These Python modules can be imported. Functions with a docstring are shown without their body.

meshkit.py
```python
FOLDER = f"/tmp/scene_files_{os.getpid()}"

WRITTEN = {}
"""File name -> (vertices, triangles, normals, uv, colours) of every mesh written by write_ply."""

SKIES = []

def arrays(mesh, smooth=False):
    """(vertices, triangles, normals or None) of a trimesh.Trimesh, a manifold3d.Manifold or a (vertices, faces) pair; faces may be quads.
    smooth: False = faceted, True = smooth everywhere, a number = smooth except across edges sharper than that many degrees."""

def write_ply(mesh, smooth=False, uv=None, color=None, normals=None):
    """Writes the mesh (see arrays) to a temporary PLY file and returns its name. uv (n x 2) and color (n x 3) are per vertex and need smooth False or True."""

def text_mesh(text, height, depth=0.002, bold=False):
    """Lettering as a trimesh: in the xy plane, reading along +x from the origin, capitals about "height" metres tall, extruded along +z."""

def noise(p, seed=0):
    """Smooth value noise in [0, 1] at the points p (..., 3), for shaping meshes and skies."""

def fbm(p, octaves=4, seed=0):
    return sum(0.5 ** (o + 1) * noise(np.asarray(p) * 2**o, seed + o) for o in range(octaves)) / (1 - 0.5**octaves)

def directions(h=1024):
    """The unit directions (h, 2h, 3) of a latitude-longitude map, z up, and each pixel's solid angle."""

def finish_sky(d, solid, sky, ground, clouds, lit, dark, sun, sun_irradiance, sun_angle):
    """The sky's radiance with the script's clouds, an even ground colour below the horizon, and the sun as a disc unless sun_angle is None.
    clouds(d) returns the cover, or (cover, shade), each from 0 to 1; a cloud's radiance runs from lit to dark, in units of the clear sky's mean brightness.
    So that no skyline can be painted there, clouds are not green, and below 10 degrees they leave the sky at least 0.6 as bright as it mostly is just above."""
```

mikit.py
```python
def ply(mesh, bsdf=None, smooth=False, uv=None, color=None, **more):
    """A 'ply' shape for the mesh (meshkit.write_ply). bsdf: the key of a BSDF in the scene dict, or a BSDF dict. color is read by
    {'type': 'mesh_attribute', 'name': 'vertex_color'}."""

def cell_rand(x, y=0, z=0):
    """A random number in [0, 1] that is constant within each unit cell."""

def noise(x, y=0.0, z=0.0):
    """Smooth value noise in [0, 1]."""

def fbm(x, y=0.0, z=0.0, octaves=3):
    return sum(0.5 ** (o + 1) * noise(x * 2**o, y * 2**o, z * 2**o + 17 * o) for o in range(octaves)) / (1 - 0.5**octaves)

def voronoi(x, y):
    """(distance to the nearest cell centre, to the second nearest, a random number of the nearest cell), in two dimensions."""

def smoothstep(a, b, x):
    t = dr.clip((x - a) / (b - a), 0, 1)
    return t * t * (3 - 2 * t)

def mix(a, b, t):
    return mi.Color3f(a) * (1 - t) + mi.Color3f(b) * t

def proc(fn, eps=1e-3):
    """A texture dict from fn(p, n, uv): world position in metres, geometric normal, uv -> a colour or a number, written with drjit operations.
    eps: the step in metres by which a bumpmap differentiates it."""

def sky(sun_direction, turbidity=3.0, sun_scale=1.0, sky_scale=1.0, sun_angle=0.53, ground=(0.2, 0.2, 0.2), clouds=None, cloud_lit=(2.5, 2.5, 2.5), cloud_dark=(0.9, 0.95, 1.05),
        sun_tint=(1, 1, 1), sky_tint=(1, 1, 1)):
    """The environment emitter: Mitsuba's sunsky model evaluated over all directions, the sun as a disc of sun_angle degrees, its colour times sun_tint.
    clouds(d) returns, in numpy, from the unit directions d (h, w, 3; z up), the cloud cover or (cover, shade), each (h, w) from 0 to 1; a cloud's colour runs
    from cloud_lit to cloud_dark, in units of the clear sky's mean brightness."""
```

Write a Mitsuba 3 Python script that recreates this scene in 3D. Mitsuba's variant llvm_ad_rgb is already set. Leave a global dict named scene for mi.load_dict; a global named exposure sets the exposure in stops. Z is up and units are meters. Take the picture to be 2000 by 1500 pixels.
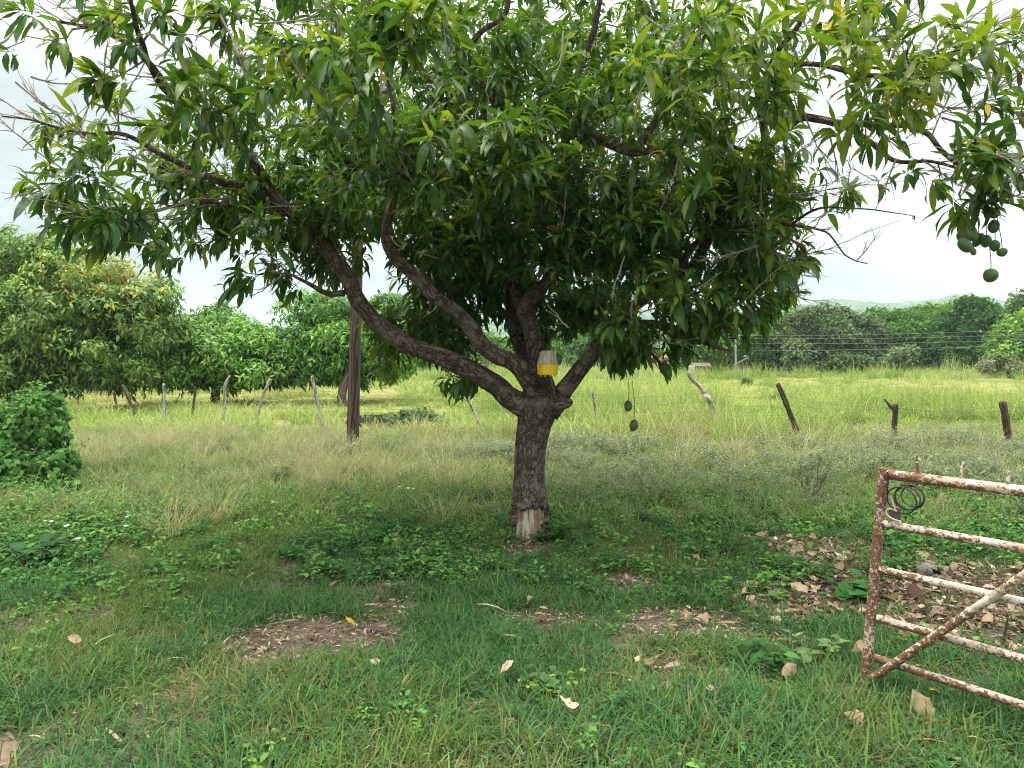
import math
import numpy as np
import trimesh
import drjit as dr
import mitsuba as mi
import mikit
from meshkit import noise as nz, fbm as nfbm

T = mi.ScalarTransform4f
scene, labels = {}, {}

# ------------------------------------------------------------------ camera, sky, exposure
EYE = 1.6                       # camera height, metres
FOC = 1480.0                    # focal length in pixels of the 2000 x 1500 photograph
PITCH = math.atan(50 / FOC)
scene['camera'] = {'type': 'perspective', 'fov': math.degrees(2 * math.atan(1000 / FOC)), 'fov_axis': 'x', 'near_clip': 0.05, 'far_clip': 20000.0,
                   'to_world': T().look_at(origin=[0, 0, EYE], target=[0, math.cos(PITCH), EYE - math.sin(PITCH)], up=[0, 0, 1]),
                   'medium': {'type': 'ref', 'id': 'air'}}


def cloud_layer(d):
    """An even overcast, brightest overhead where the sun stands behind it, with soft blue-grey folds."""
    q = d / np.maximum(d[..., 2:3] + 0.16, 0.05)
    q = np.stack([q[..., 0] * 0.50, q[..., 1] * 0.8, q[..., 0] * 0 + 3.7], -1)
    fold = nfbm(q, 5, 3)
    up = np.clip(d[..., 2], 0, 1)
    t = np.clip((up - 0.28) / 0.52, 0, 1)
    overhead = t * t * (3 - 2 * t)
    shade = 0.845 + 1.15 * np.clip(fold - 0.42, 0, 0.30) * np.clip(0.45 + up * 4, 0, 1)
    return np.ones(d.shape[:2]), np.clip(shade * (1 - 0.95 * overhead), 0, 1)


scene['sky'] = mikit.sky([-0.22, 0.06, 0.97], turbidity=3, sun_scale=0.15, sun_angle=28, clouds=cloud_layer, cloud_lit=(2.05, 2.07, 2.10), cloud_dark=(0.318, 0.356, 0.372),
                         ground=(0.12, 0.15, 0.07))
exposure = 4.22

# ------------------------------------------------------------------ helpers
rng = np.random.default_rng(11)


def numbered(name):
    used = {k.split('__')[0] for k in list(scene) + list(labels)}
    if name not in used:
        return name
    i = 1
    while f'{name}_{i:03d}' in used:
        i += 1
    return f'{name}_{i:03d}'


_part_count = {}


def part_key(parent, name):
    n = _part_count.get((parent, name), 0)
    _part_count[(parent, name)] = n + 1
    return f'{parent}__{name}' + (f'_{n:03d}' if n else '')


def thing(name, label, category, group=None):
    key = numbered(name)
    labels[key] = {'label': label, 'category': category}
    if group:
        labels[key]['group'] = group
    return key


def part(parent, name, mesh, bsdf, label=None, stuff=False, **kw):
    key = part_key(parent, name)
    scene[key] = mikit.ply(mesh, bsdf, **kw)
    if label or stuff:
        labels[key] = {}
        if label:
            labels[key]['label'] = label
        if stuff:
            labels[key]['kind'] = 'stuff'
    return key


def whole(name, mesh, bsdf, label, category, group=None, **kw):
    key = thing(name, label, category, group)
    scene[key] = mikit.ply(mesh, bsdf, **kw)
    return key


def setting(name, mesh, bsdf, kind='structure', label=None, category=None, **kw):
    scene[name] = mikit.ply(mesh, bsdf, **kw)
    labels[name] = {'kind': kind}
    if label:
        labels[name].update(label=label, category=category)


def P(px, py, d):
    """The point of the place seen at this pixel of the 2000 x 1500 photograph, d metres into the scene."""
    u, v = (px - 1000) / FOC, (750 - py) / FOC
    y, z = math.cos(PITCH) + v * math.sin(PITCH), -math.sin(PITCH) + v * math.cos(PITCH)
    return np.array([u * d / y, d, EYE + z * d / y])


def G(px, py):
    """The point of the flat ground seen at this pixel."""
    return P(px, py, EYE * FOC / (py - 700.0))


def land(x, y):
    x, y = np.asarray(x, float), np.asarray(y, float)
    p = np.stack([x * 0.55, y * 0.55, x * 0], -1)
    q = np.stack([x * 0.06, y * 0.06, x * 0 + 5], -1)
    near = np.exp(-((x - 0.16) ** 2 + (y - 6.6) ** 2) / 1.6)
    return 0.10 * (nfbm(p, 3, 4) - 0.5) + 0.35 * (nz(q, 9) - 0.5) * np.clip((y - 12) / 25, 0, 1) + 0.05 * near - 0.02


def norm(a):
    return a / (np.linalg.norm(a, axis=-1, keepdims=True) + 1e-12)


def join(ms):
    vs, fs, at = [], [], 0
    for v, f in ms:
        vs.append(v)
        fs.append(f + at)
        at += len(v)
    return np.vstack(vs), np.vstack(fs)


def smooth_path(pts, step):
    """Catmull-Rom through rows (x, y, z, radius), about step metres apart."""
    pts = np.asarray(pts, float)
    ext = np.vstack([2 * pts[0] - pts[1], pts, 2 * pts[-1] - pts[-2]])
    out = []
    for i in range(1, len(ext) - 2):
        p0, p1, p2, p3 = ext[i - 1:i + 3]
        n = max(2, int(np.linalg.norm(p2[:3] - p1[:3]) / step))
        t = (np.arange(n) / n)[:, None]
        out.append(0.5 * (2 * p1 + (p2 - p0) * t + (2 * p0 - 5 * p1 + 4 * p2 - p3) * t ** 2 + (3 * p1 - p0 - 3 * p2 + p3) * t ** 3))
    out.append(pts[-1:])
    out = np.vstack(out)
    out[:, 3] = np.maximum(out[:, 3], pts[:, 3].min() * 0.8)
    return out


def tube(path, sides, bump=None, cap=True):
    """((vertices, faces), uv in metres) of a tube along rows (x, y, z, radius). bump(points, angle, along) -> added radius as a share."""
    p, r = path[:, :3], path[:, 3]
    t = norm(np.gradient(p, axis=0))
    a = np.empty_like(t)
    ref = np.array([1.0, 0, 0]) if abs(t[0, 0]) < 0.8 else np.array([0, 1.0, 0])
    for i in range(len(t)):
        ref = ref - t[i] * (ref @ t[i])
        ref /= np.linalg.norm(ref)
        a[i] = ref
    b = np.cross(t, a)
    ang = np.linspace(0, 2 * np.pi, sides + 1)
    rad = np.cos(ang)[None, :, None] * a[:, None] + np.sin(ang)[None, :, None] * b[:, None]
    along = np.concatenate([[0], np.cumsum(np.linalg.norm(np.diff(p, axis=0), axis=1))])
    rr = np.repeat(r[:, None], sides + 1, 1)
    if bump is not None:
        rr = rr * (1 + bump(p[:, None] + rad * rr[..., None], ang[None] + 0 * rr, along[:, None] + 0 * rr))
        rr[:, -1] = rr[:, 0]
    v = p[:, None] + rad * rr[..., None]
    uv = np.stack([np.repeat((ang / (2 * np.pi))[None], len(p), 0) * 2 * np.pi * np.median(r), np.repeat(along[:, None], sides + 1, 1)], -1)
    m, n = len(p), sides + 1
    i, j = np.meshgrid(np.arange(m - 1), np.arange(sides), indexing='ij')
    q = np.stack([i * n + j, i * n + j + 1, (i + 1) * n + j + 1, (i + 1) * n + j], -1).reshape(-1, 4)
    f = np.vstack([q[:, [0, 1, 2]], q[:, [0, 2, 3]]])
    v, uv = v.reshape(-1, 3), uv.reshape(-1, 2)
    if cap:
        v = np.vstack([v, p[-1:] + t[-1] * r[-1] * 0.4, p[:1] - t[0] * r[0] * 0.2])
        uv = np.vstack([uv, uv[-1:], uv[:1]])
        k = np.arange(sides)
        f = np.vstack([f, np.stack([(m - 1) * n + k, (m - 1) * n + k + 1, k * 0 + m * n], 1), np.stack([k + 1, k, k * 0 + m * n + 1], 1)])
    return (v, f), uv


def place_many(v, f, pos, R, s):
    """Copies of the mesh (v, f): s scale (n,) or (n, 3), R (n, 3, 3) with columns the template's axes."""
    s = np.asarray(s, float)
    vv = v[None] * (s[:, None, None] if s.ndim == 1 else s[:, None])
    vv = np.einsum('nij,nkj->nki', R, vv) + pos[:, None]
    ff = f[None] + (np.arange(len(pos)) * len(v))[:, None, None]
    return vv.reshape(-1, 3), ff.reshape(-1, 3)


def frames(d, up):
    """Rotations whose x axis is d and whose z axis leans to up."""
    x = norm(d)
    y = norm(np.cross(up, x))
    return np.stack([x, y, np.cross(x, y)], -1)


def leaf_template(n, half=0.13, bend=0.9, fold=0.25, sharp=0.85, wave=0.0, petiole=0.06, across=2, seed=0):
    """A leaf of length 1 along x, z its upper side; uv: u across, v along."""
    r = np.random.default_rng(seed)
    t = np.linspace(0, 1, n + 1)
    w = half * np.sin(np.pi * np.clip((t - petiole) / (1 - petiole), 0.0, 1) ** sharp) ** 0.8
    w = np.maximum(w, 0.008)
    w[-1] = 0.003
    a = 0.25 * bend - bend * 1.25 * t
    x = np.concatenate([[0], np.cumsum(np.cos((a[1:] + a[:-1]) / 2) / n)])
    z = np.concatenate([[0], np.cumsum(np.sin((a[1:] + a[:-1]) / 2) / n)])
    k = np.linspace(-1, 1, across + 1)
    wob = wave * r.normal(0, 1, (n + 1, across + 1)) * np.abs(k)[None]
    v = np.stack([np.repeat(x[:, None], across + 1, 1), w[:, None] * k[None], z[:, None] + fold * w[:, None] * np.abs(k)[None] + wob * w[:, None]], -1)
    uv = np.stack([np.repeat((k / 2 + 0.5)[None], n + 1, 0), np.repeat(t[:, None], across + 1, 1)], -1)
    m = across + 1
    i, j = np.meshgrid(np.arange(n), np.arange(across), indexing='ij')
    q = np.stack([i * m + j, (i + 1) * m + j, (i + 1) * m + j + 1, i * m + j + 1], -1).reshape(-1, 4)
    return v.reshape(-1, 3), np.vstack([q[:, [0, 1, 2]], q[:, [0, 2, 3]]]), uv.reshape(-1, 2)


def blades(pos, az, lean, length, width, curl, color, segs=3, tip=None, seed=0):
    """Grass blades as bent ribbons: (vertices, faces), vertex colours. tip: colour at the tip (n, 3)."""
    n = len(pos)
    t = np.linspace(0, 1, segs + 1)
    ang = lean[:, None] + curl[:, None] * t[None] ** 1.3            # from the vertical
    ds = length[:, None] / segs
    mid = (ang[:, 1:] + ang[:, :-1]) / 2
    out = np.concatenate([np.zeros((n, 1)), np.cumsum(np.sin(mid) * ds, 1)], 1)
    up = np.concatenate([np.zeros((n, 1)), np.cumsum(np.cos(mid) * ds, 1)], 1)
    dx, dy = np.cos(az), np.sin(az)
    c = np.stack([pos[:, None, 0] + out * dx[:, None], pos[:, None, 1] + out * dy[:, None], pos[:, None, 2] + up], -1)
    tw = az + np.pi / 2 + np.random.default_rng(seed).normal(0, 0.5, n)
    side = np.stack([np.cos(tw), np.sin(tw), 0 * az], -1)
    w = (width[:, None] * (1 - t[None, :-1] ** 1.6 * 0.8))[..., None] / 2
    a, b = c[:, :-1] - side[:, None] * w, c[:, :-1] + side[:, None] * w
    v = np.concatenate([np.stack([a, b], 2).reshape(n, -1, 3), c[:, -1:]], 1)
    k = v.shape[1]
    f = []
    for i in range(segs - 1):
        f += [[2 * i, 2 * i + 1, 2 * i + 3], [2 * i, 2 * i + 3, 2 * i + 2]]
    f.append([2 * segs - 2, 2 * segs - 1, 2 * segs])
    ff = (np.array(f)[None] + (np.arange(n) * k)[:, None, None]).reshape(-1, 3)
    tt = np.concatenate([np.repeat(t[:-1], 2), [1.0]])[None, :, None]
    col = np.repeat(color[:, None], k, 1) if tip is None else color[:, None] * (1 - tt) + tip[:, None] * tt
    return (v.reshape(-1, 3), ff), col.reshape(-1, 3)


def tones(n, cols, weights, spread=0.18, r=None):
    r = r or rng
    c = np.asarray(cols, float)[r.choice(len(cols), n, p=np.asarray(weights, float) / np.sum(weights))]
    return np.clip(c * np.exp(r.normal(0, spread, (n, 1))) * np.exp(r.normal(0, spread * 0.3, (n, 3))), 0.004, 0.9)


# ------------------------------------------------------------------ materials
def rgb(*c):
    return {'type': 'rgb', 'value': list(c)}


VC = {'type': 'mesh_attribute', 'name': 'vertex_color'}


def _leaf_tone(uv):
    k = dr.floor(uv.x)
    fu = dr.abs(uv.x - k - 0.5)
    r1, r2 = mikit.cell_rand(k, 3), mikit.cell_rand(k, 8)
    mid = 1 - mikit.smoothstep(0.015, 0.07, fu)
    vein = 0.5 + 0.5 * dr.sin((uv.y * 17 - fu * 9) * 6.2832)
    return k, r1, r2, mid, vein, fu


def mango_leaf_front(p, n, uv):
    k, r1, r2, mid, vein, fu = _leaf_tone(uv)
    c = mikit.mix((0.030, 0.088, 0.022), (0.074, 0.172, 0.030), r1 * r1)
    c = mi.Color3f(dr.select(k >= 100, mikit.mix((0.11, 0.185, 0.024), (0.17, 0.235, 0.030), r1), c))
    c = mi.Color3f(dr.select(k >= 200, mikit.mix((0.66, 0.50, 0.025), (0.48, 0.44, 0.04), r1), c))
    c = mi.Color3f(dr.select(k >= 230, mikit.mix((0.22, 0.17, 0.05), (0.22, 0.15, 0.07), r1), c))
    c = c * (0.84 + 0.24 * vein) * (0.8 + 0.4 * r2)
    return mikit.mix(c, c * 1.6 + mi.Color3f(0.05, 0.07, 0.02), mid * 0.75)


def mango_leaf_through(p, n, uv):
    k, r1, r2, mid, vein, fu = _leaf_tone(uv)
    c = mikit.mix((0.062, 0.165, 0.012), (0.165, 0.33, 0.018), r1)
    c = mi.Color3f(dr.select(k >= 100, mikit.mix((0.26, 0.42, 0.020), (0.34, 0.46, 0.025), r1), c))
    c = mi.Color3f(dr.select(k >= 200, mi.Color3f(0.72, 0.58, 0.03), c))
    c = mi.Color3f(dr.select(k >= 230, mi.Color3f(0.16, 0.08, 0.03), c))
    return c * (0.8 + 0.3 * vein) * (1 - 0.25 * mid)


scene['mat_mango_leaf'] = {'type': 'blendbsdf', 'weight': 0.38,
                           'a': {'type': 'twosided', 'b': {'type': 'principled', 'base_color': mikit.proc(mango_leaf_front), 'roughness': 0.38, 'specular': 0.42}},
                           'c': {'type': 'principledthin', 'base_color': mikit.proc(mango_leaf_through), 'roughness': 0.6, 'diff_trans': 2.0, 'spec_trans': 0.0}}
scene['mat_leaf'] = {'type': 'blendbsdf', 'weight': 0.36, 'a': {'type': 'twosided', 'b': {'type': 'principled', 'base_color': VC, 'roughness': 0.45, 'specular': 0.36}},
                     'c': {'type': 'principledthin', 'base_color': VC, 'roughness': 0.6, 'diff_trans': 2.0, 'spec_trans': 0.0}}
scene['mat_blade'] = {'type': 'principledthin', 'base_color': VC, 'roughness': 0.5, 'diff_trans': 0.7, 'spec_trans': 0.0}
scene['mat_matte'] = {'type': 'twosided', 'b': {'type': 'diffuse', 'reflectance': VC}}


def bark_cracks(uv):
    a = mikit.fbm(uv.x * 42 + 3 * mikit.noise(uv.x * 9, uv.y * 9, 0.0), uv.y * 11, 0.0, 4)
    b = mikit.fbm(uv.x * 24, uv.y * 34, 7.0, 3)
    return 1 - mikit.smoothstep(0.0, 0.15, dr.minimum(dr.abs(a - 0.5), 1.6 * dr.abs(b - 0.5) + 0.015))


def bark(p, n, uv):
    crack = bark_cracks(uv)
    lichen = mikit.smoothstep(0.56, 0.76, mikit.fbm(p.x * 9, p.y * 9, p.z * 9, 3))
    c = mikit.mix((0.120, 0.098, 0.077), (0.262, 0.222, 0.178), mikit.fbm(p.x * 30, p.y * 30, p.z * 30, 3))
    c = mikit.mix(c, (0.034, 0.026, 0.019), crack * 0.9)
    return mikit.mix(c, (0.25, 0.245, 0.205), lichen * 0.40)


def bark_height(p, n, uv):
    return (1 - bark_cracks(uv)) + 0.5 * mikit.fbm(uv.x * 90, uv.y * 60, 0.0, 2)


scene['mat_bark'] = {'type': 'twosided', 'b': {'type': 'bumpmap', 'arbitrary': mikit.proc(bark_height, 0.002), 'scale': 0.013,
                                               'b': {'type': 'diffuse', 'reflectance': mikit.proc(bark)}}}


def bare_wood(p, n, uv):
    f = mikit.fbm(uv.x * 60, uv.y * 5, 1.0, 4)
    c = mikit.mix((0.20, 0.165, 0.125), (0.52, 0.45, 0.35), mikit.smoothstep(0.3, 0.62, f))
    stain = mikit.smoothstep(0.5, 0.7, mikit.fbm(p.x * 14, p.z * 9, 2.0, 3))
    return mikit.mix(c, (0.17, 0.075, 0.03), stain * 0.7)


scene['mat_bare_wood'] = {'type': 'twosided', 'b': {'type': 'diffuse', 'reflectance': mikit.proc(bare_wood)}}


def old_timber(p, n, uv):
    f = mikit.fbm(uv.x * 70, uv.y * 3, 4.0, 4)
    g = mikit.fbm(p.x * 3, p.y * 3, p.z * 1.5, 3)
    c = mikit.mix((0.036, 0.027, 0.021), (0.125, 0.098, 0.076), mikit.smoothstep(0.3, 0.65, f))
    return mikit.mix(c, (0.070, 0.047, 0.034), g * 0.5)


scene['mat_timber'] = {'type': 'twosided', 'b': {'type': 'diffuse', 'reflectance': mikit.proc(old_timber)}}


def pale_timber(p, n, uv):
    f = mikit.fbm(uv.x * 80, uv.y * 9, 4.0, 4)
    c = mikit.mix((0.10, 0.085, 0.065), (0.46, 0.43, 0.36), mikit.smoothstep(0.32, 0.58, f))
    return c


scene['mat_pale_timber'] = {'type': 'twosided', 'b': {'type': 'diffuse', 'reflectance': mikit.proc(pale_timber)}}


def rusty_paint(p, n, uv):
    f = 0.60 * mikit.fbm(p.x * 60, p.y * 60, p.z * 60, 4) + 0.40 * mikit.fbm(p.x * 170, p.y * 170, p.z * 120, 3)
    big = mikit.fbm(p.x * 4.5, p.y * 4.5, p.z * 4.5 + 9, 2)
    upward = n.z * 0.5 + 0.5
    along = dr.sqrt(dr.square(p.x - 1.79) + dr.square(p.y - 3.66))
    weld = mikit.smoothstep(0.30, 0.0, along)
    top_rail = mikit.smoothstep(0.95, 1.0, p.z)
    lim = 0.435 + 0.50 * (big - 0.5) - 0.20 * (upward - 0.52) + 0.07 * weld + 0.06 * top_rail - 0.05 * mikit.smoothstep(0.2, 0.6, along) * (1 - top_rail)
    k = f - 0.945 + lim
    edge = mikit.smoothstep(-0.020, 0.026, k)
    stain = mikit.smoothstep(-0.085, 0.0, k)
    rust = mikit.mix((0.085, 0.042, 0.025), (0.215, 0.112, 0.062), mikit.fbm(p.x * 80, p.y * 80, p.z * 80, 3))
    dust = mikit.fbm(p.x * 16, p.y * 16, p.z * 16, 3)
    paint = mikit.mix((0.54, 0.505, 0.43), (0.37, 0.325, 0.255), mikit.smoothstep(0.38, 0.70, dust))
    paint = mikit.mix(paint, (0.33, 0.215, 0.135), stain * 0.85)
    return mikit.mix(paint, rust, edge)


scene['mat_rusty_paint'] = {'type': 'twosided', 'b': {'type': 'principled', 'base_color': mikit.proc(rusty_paint), 'roughness': 0.6, 'specular': 0.3}}


def rusty_post(p, n, uv):
    f = 0.5 * mikit.fbm(p.x * 90, p.y * 90, p.z * 60, 4) + 0.5 * mikit.fbm(p.x * 220, p.y * 220, p.z * 150, 3)
    big = mikit.fbm(p.x * 2, p.y * 2, p.z * 4.2 + 4, 3)
    k = f - 0.825 + 0.62 * big
    rust = mikit.mix((0.085, 0.042, 0.025), (0.205, 0.108, 0.062), mikit.fbm(p.x * 70, p.y * 70, p.z * 70, 2))
    paint = mikit.mix((0.50, 0.43, 0.34), (0.34, 0.225, 0.145), mikit.smoothstep(-0.07, 0.0, k))
    return mikit.mix(paint, rust, mikit.smoothstep(-0.025, 0.03, k))


scene['mat_rusty_post'] = {'type': 'twosided', 'b': {'type': 'principled', 'base_color': mikit.proc(rusty_post), 'roughness': 0.65, 'specular': 0.3}}


def soil(p, n, uv):
    a = mikit.fbm(p.x * 2.3, p.y * 2.3, 0.0, 4)
    b = mikit.fbm(p.x * 45, p.y * 45, 1.0, 3)
    c = mikit.mix((0.070, 0.054, 0.038), (0.185, 0.150, 0.112), b)
    c = c * (0.75 + 0.5 * mikit.fbm(p.x * 11, p.y * 11, 6.0, 3))
    c = mikit.mix(c, (0.060, 0.075, 0.028), mikit.smoothstep(0.40, 0.62, a) * 0.8)
    far = mikit.smoothstep(12.0, 19.0, p.y)
    g = mikit.fbm(p.x * 0.16, p.y * 0.10, 3.0, 4)
    fld = mikit.mix((0.135, 0.170, 0.042), (0.215, 0.220, 0.085), mikit.smoothstep(0.42, 0.62, g))
    fld = fld * (0.72 + 0.56 * mikit.fbm(p.x * 3.0, p.y * 1.6, 5.0, 3))
    return mikit.mix(c, fld, far)


def clods(p, n, uv):
    return mikit.fbm(p.x * 38, p.y * 38, 2.0, 4) * mikit.smoothstep(14.0, 8.0, p.y)


scene['mat_soil'] = {'type': 'twosided', 'b': {'type': 'bumpmap', 'arbitrary': mikit.proc(clods, 0.004), 'scale': 0.030, 'b': {'type': 'diffuse', 'reflectance': mikit.proc(soil)}}}


def road_dirt(p, n, uv):
    b = mikit.fbm(p.x * 30, p.y * 30, 1.0, 4)
    return mikit.mix((0.13, 0.095, 0.065), (0.27, 0.20, 0.145), b)


scene['mat_road_dirt'] = {'type': 'twosided', 'b': {'type': 'diffuse', 'reflectance': mikit.proc(road_dirt)}}


def hill_green(p, n, uv):
    a = mikit.fbm(p.x * 0.05, p.y * 0.05, p.z * 0.08, 4)
    return mikit.mix((0.028, 0.050, 0.020), (0.10, 0.13, 0.05), mikit.smoothstep(0.3, 0.7, a))


scene['mat_hill'] = {'type': 'twosided', 'b': {'type': 'diffuse', 'reflectance': mikit.proc(hill_green)}}


def mango_skin(p, n, uv):
    a = mikit.fbm(p.x * 60, p.y * 60, p.z * 60, 3)
    b = mikit.fbm(p.x * 12, p.y * 12, p.z * 12, 2)
    c = mikit.mix((0.050, 0.105, 0.034), (0.095, 0.155, 0.055), b)
    return mikit.mix(c, (0.13, 0.17, 0.08), mikit.smoothstep(0.55, 0.75, a) * 0.5)


scene['mat_mango_skin'] = {'type': 'twosided', 'b': {'type': 'principled', 'base_color': mikit.proc(mango_skin), 'roughness': 0.5, 'specular': 0.35}}
scene['mat_young_skin'] = {'type': 'twosided', 'b': {'type': 'principled', 'base_color': rgb(0.17, 0.25, 0.06), 'roughness': 0.45, 'specular': 0.4}}
scene['mat_stalk'] = {'type': 'twosided', 'b': {'type': 'diffuse', 'reflectance': rgb(0.12, 0.11, 0.05)}}


def yellow_plastic(p, n, uv):
    d = mikit.fbm(p.x * 40, p.y * 40, p.z * 22, 3)
    return mikit.mix((0.74, 0.52, 0.015), (0.50, 0.36, 0.03), mikit.smoothstep(0.5, 0.75, d) * 0.6)


scene['mat_yellow_plastic'] = {'type': 'twosided', 'b': {'type': 'principled', 'base_color': mikit.proc(yellow_plastic), 'roughness': 0.35, 'specular': 0.5}}


def cloudy_plastic(p, n, uv):
    d = mikit.fbm(p.x * 50, p.y * 50, p.z * 8, 3)
    return mikit.mix((0.80, 0.77, 0.66), (0.55, 0.51, 0.38), mikit.smoothstep(0.42, 0.66, d))


scene['mat_cloudy_plastic'] = {'type': 'blendbsdf', 'weight': 0.78, 'a': {'type': 'thindielectric'},
                               'b': {'type': 'principledthin', 'base_color': mikit.proc(cloudy_plastic), 'roughness': 0.4, 'diff_trans': 0.9, 'spec_trans': 0.0}}
scene['mat_wire'] = {'type': 'twosided', 'b': {'type': 'principled', 'base_color': rgb(0.16, 0.14, 0.12), 'roughness': 0.5, 'metallic': 0.6}}
scene['mat_black_wire'] = {'type': 'twosided', 'b': {'type': 'principled', 'base_color': rgb(0.018, 0.018, 0.017), 'roughness': 0.5}}
scene['mat_pale_wire'] = {'type': 'twosided', 'b': {'type': 'diffuse', 'reflectance': rgb(0.55, 0.55, 0.52)}}
scene['mat_rope'] = {'type': 'twosided', 'b': {'type': 'diffuse', 'reflectance': rgb(0.52, 0.46, 0.36)}}
scene['mat_iron'] = {'type': 'twosided', 'b': {'type': 'principled', 'base_color': rgb(0.11, 0.085, 0.07), 'roughness': 0.6, 'metallic': 0.4}}


def roof_clay(p, n, uv):
    return mikit.mix((0.42, 0.20, 0.11), (0.55, 0.33, 0.21), mikit.fbm(p.x * 1.5, p.y * 1.5, p.z * 1.5, 3))


scene['mat_roof'] = {'type': 'twosided', 'b': {'type': 'diffuse', 'reflectance': mikit.proc(roof_clay)}}
scene['mat_white_wall'] = {'type': 'twosided', 'b': {'type': 'diffuse', 'reflectance': rgb(0.50, 0.50, 0.48)}}
scene['mat_tan_wall'] = {'type': 'twosided', 'b': {'type': 'diffuse', 'reflectance': rgb(0.46, 0.33, 0.22)}}
scene['mat_brick_wall'] = {'type': 'twosided', 'b': {'type': 'diffuse', 'reflectance': rgb(0.22, 0.10, 0.07)}}
scene['mat_dark_opening'] = {'type': 'twosided', 'b': {'type': 'diffuse', 'reflectance': rgb(0.03, 0.03, 0.03)}}
scene['mat_red_paint'] = {'type': 'twosided', 'b': {'type': 'diffuse', 'reflectance': rgb(0.30, 0.05, 0.04)}}


def stone_grey(p, n, uv):
    a = mikit.fbm(p.x * 25, p.y * 25, p.z * 25, 4)
    return mikit.mix((0.12, 0.11, 0.09), (0.36, 0.34, 0.29), a)


scene['mat_stone'] = {'type': 'twosided', 'b': {'type': 'diffuse', 'reflectance': mikit.proc(stone_grey)}}

# ------------------------------------------------------------------ setting: ground, road, hills, air
def grid_axis(lo, hi, fine, n):
    s = np.linspace(-1, 1, n)
    a = np.sinh(s * 6.2) / np.sinh(6.2)
    return np.where(a < 0, -a * lo, a * hi) + fine


gx, gy = np.meshgrid(grid_axis(-2900, 2900, 0, 220), grid_axis(-90, 2900, 6, 220), indexing='ij')
gv = np.stack([gx, gy, land(gx, gy)], -1).reshape(-1, 3)
ii, jj = np.meshgrid(np.arange(219), np.arange(219), indexing='ij')
gq = np.stack([ii * 220 + jj, (ii + 1) * 220 + jj, (ii + 1) * 220 + jj + 1, ii * 220 + jj + 1], -1).reshape(-1, 4)
setting('ground', (gv, gq), 'mat_soil', smooth=True)

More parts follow.
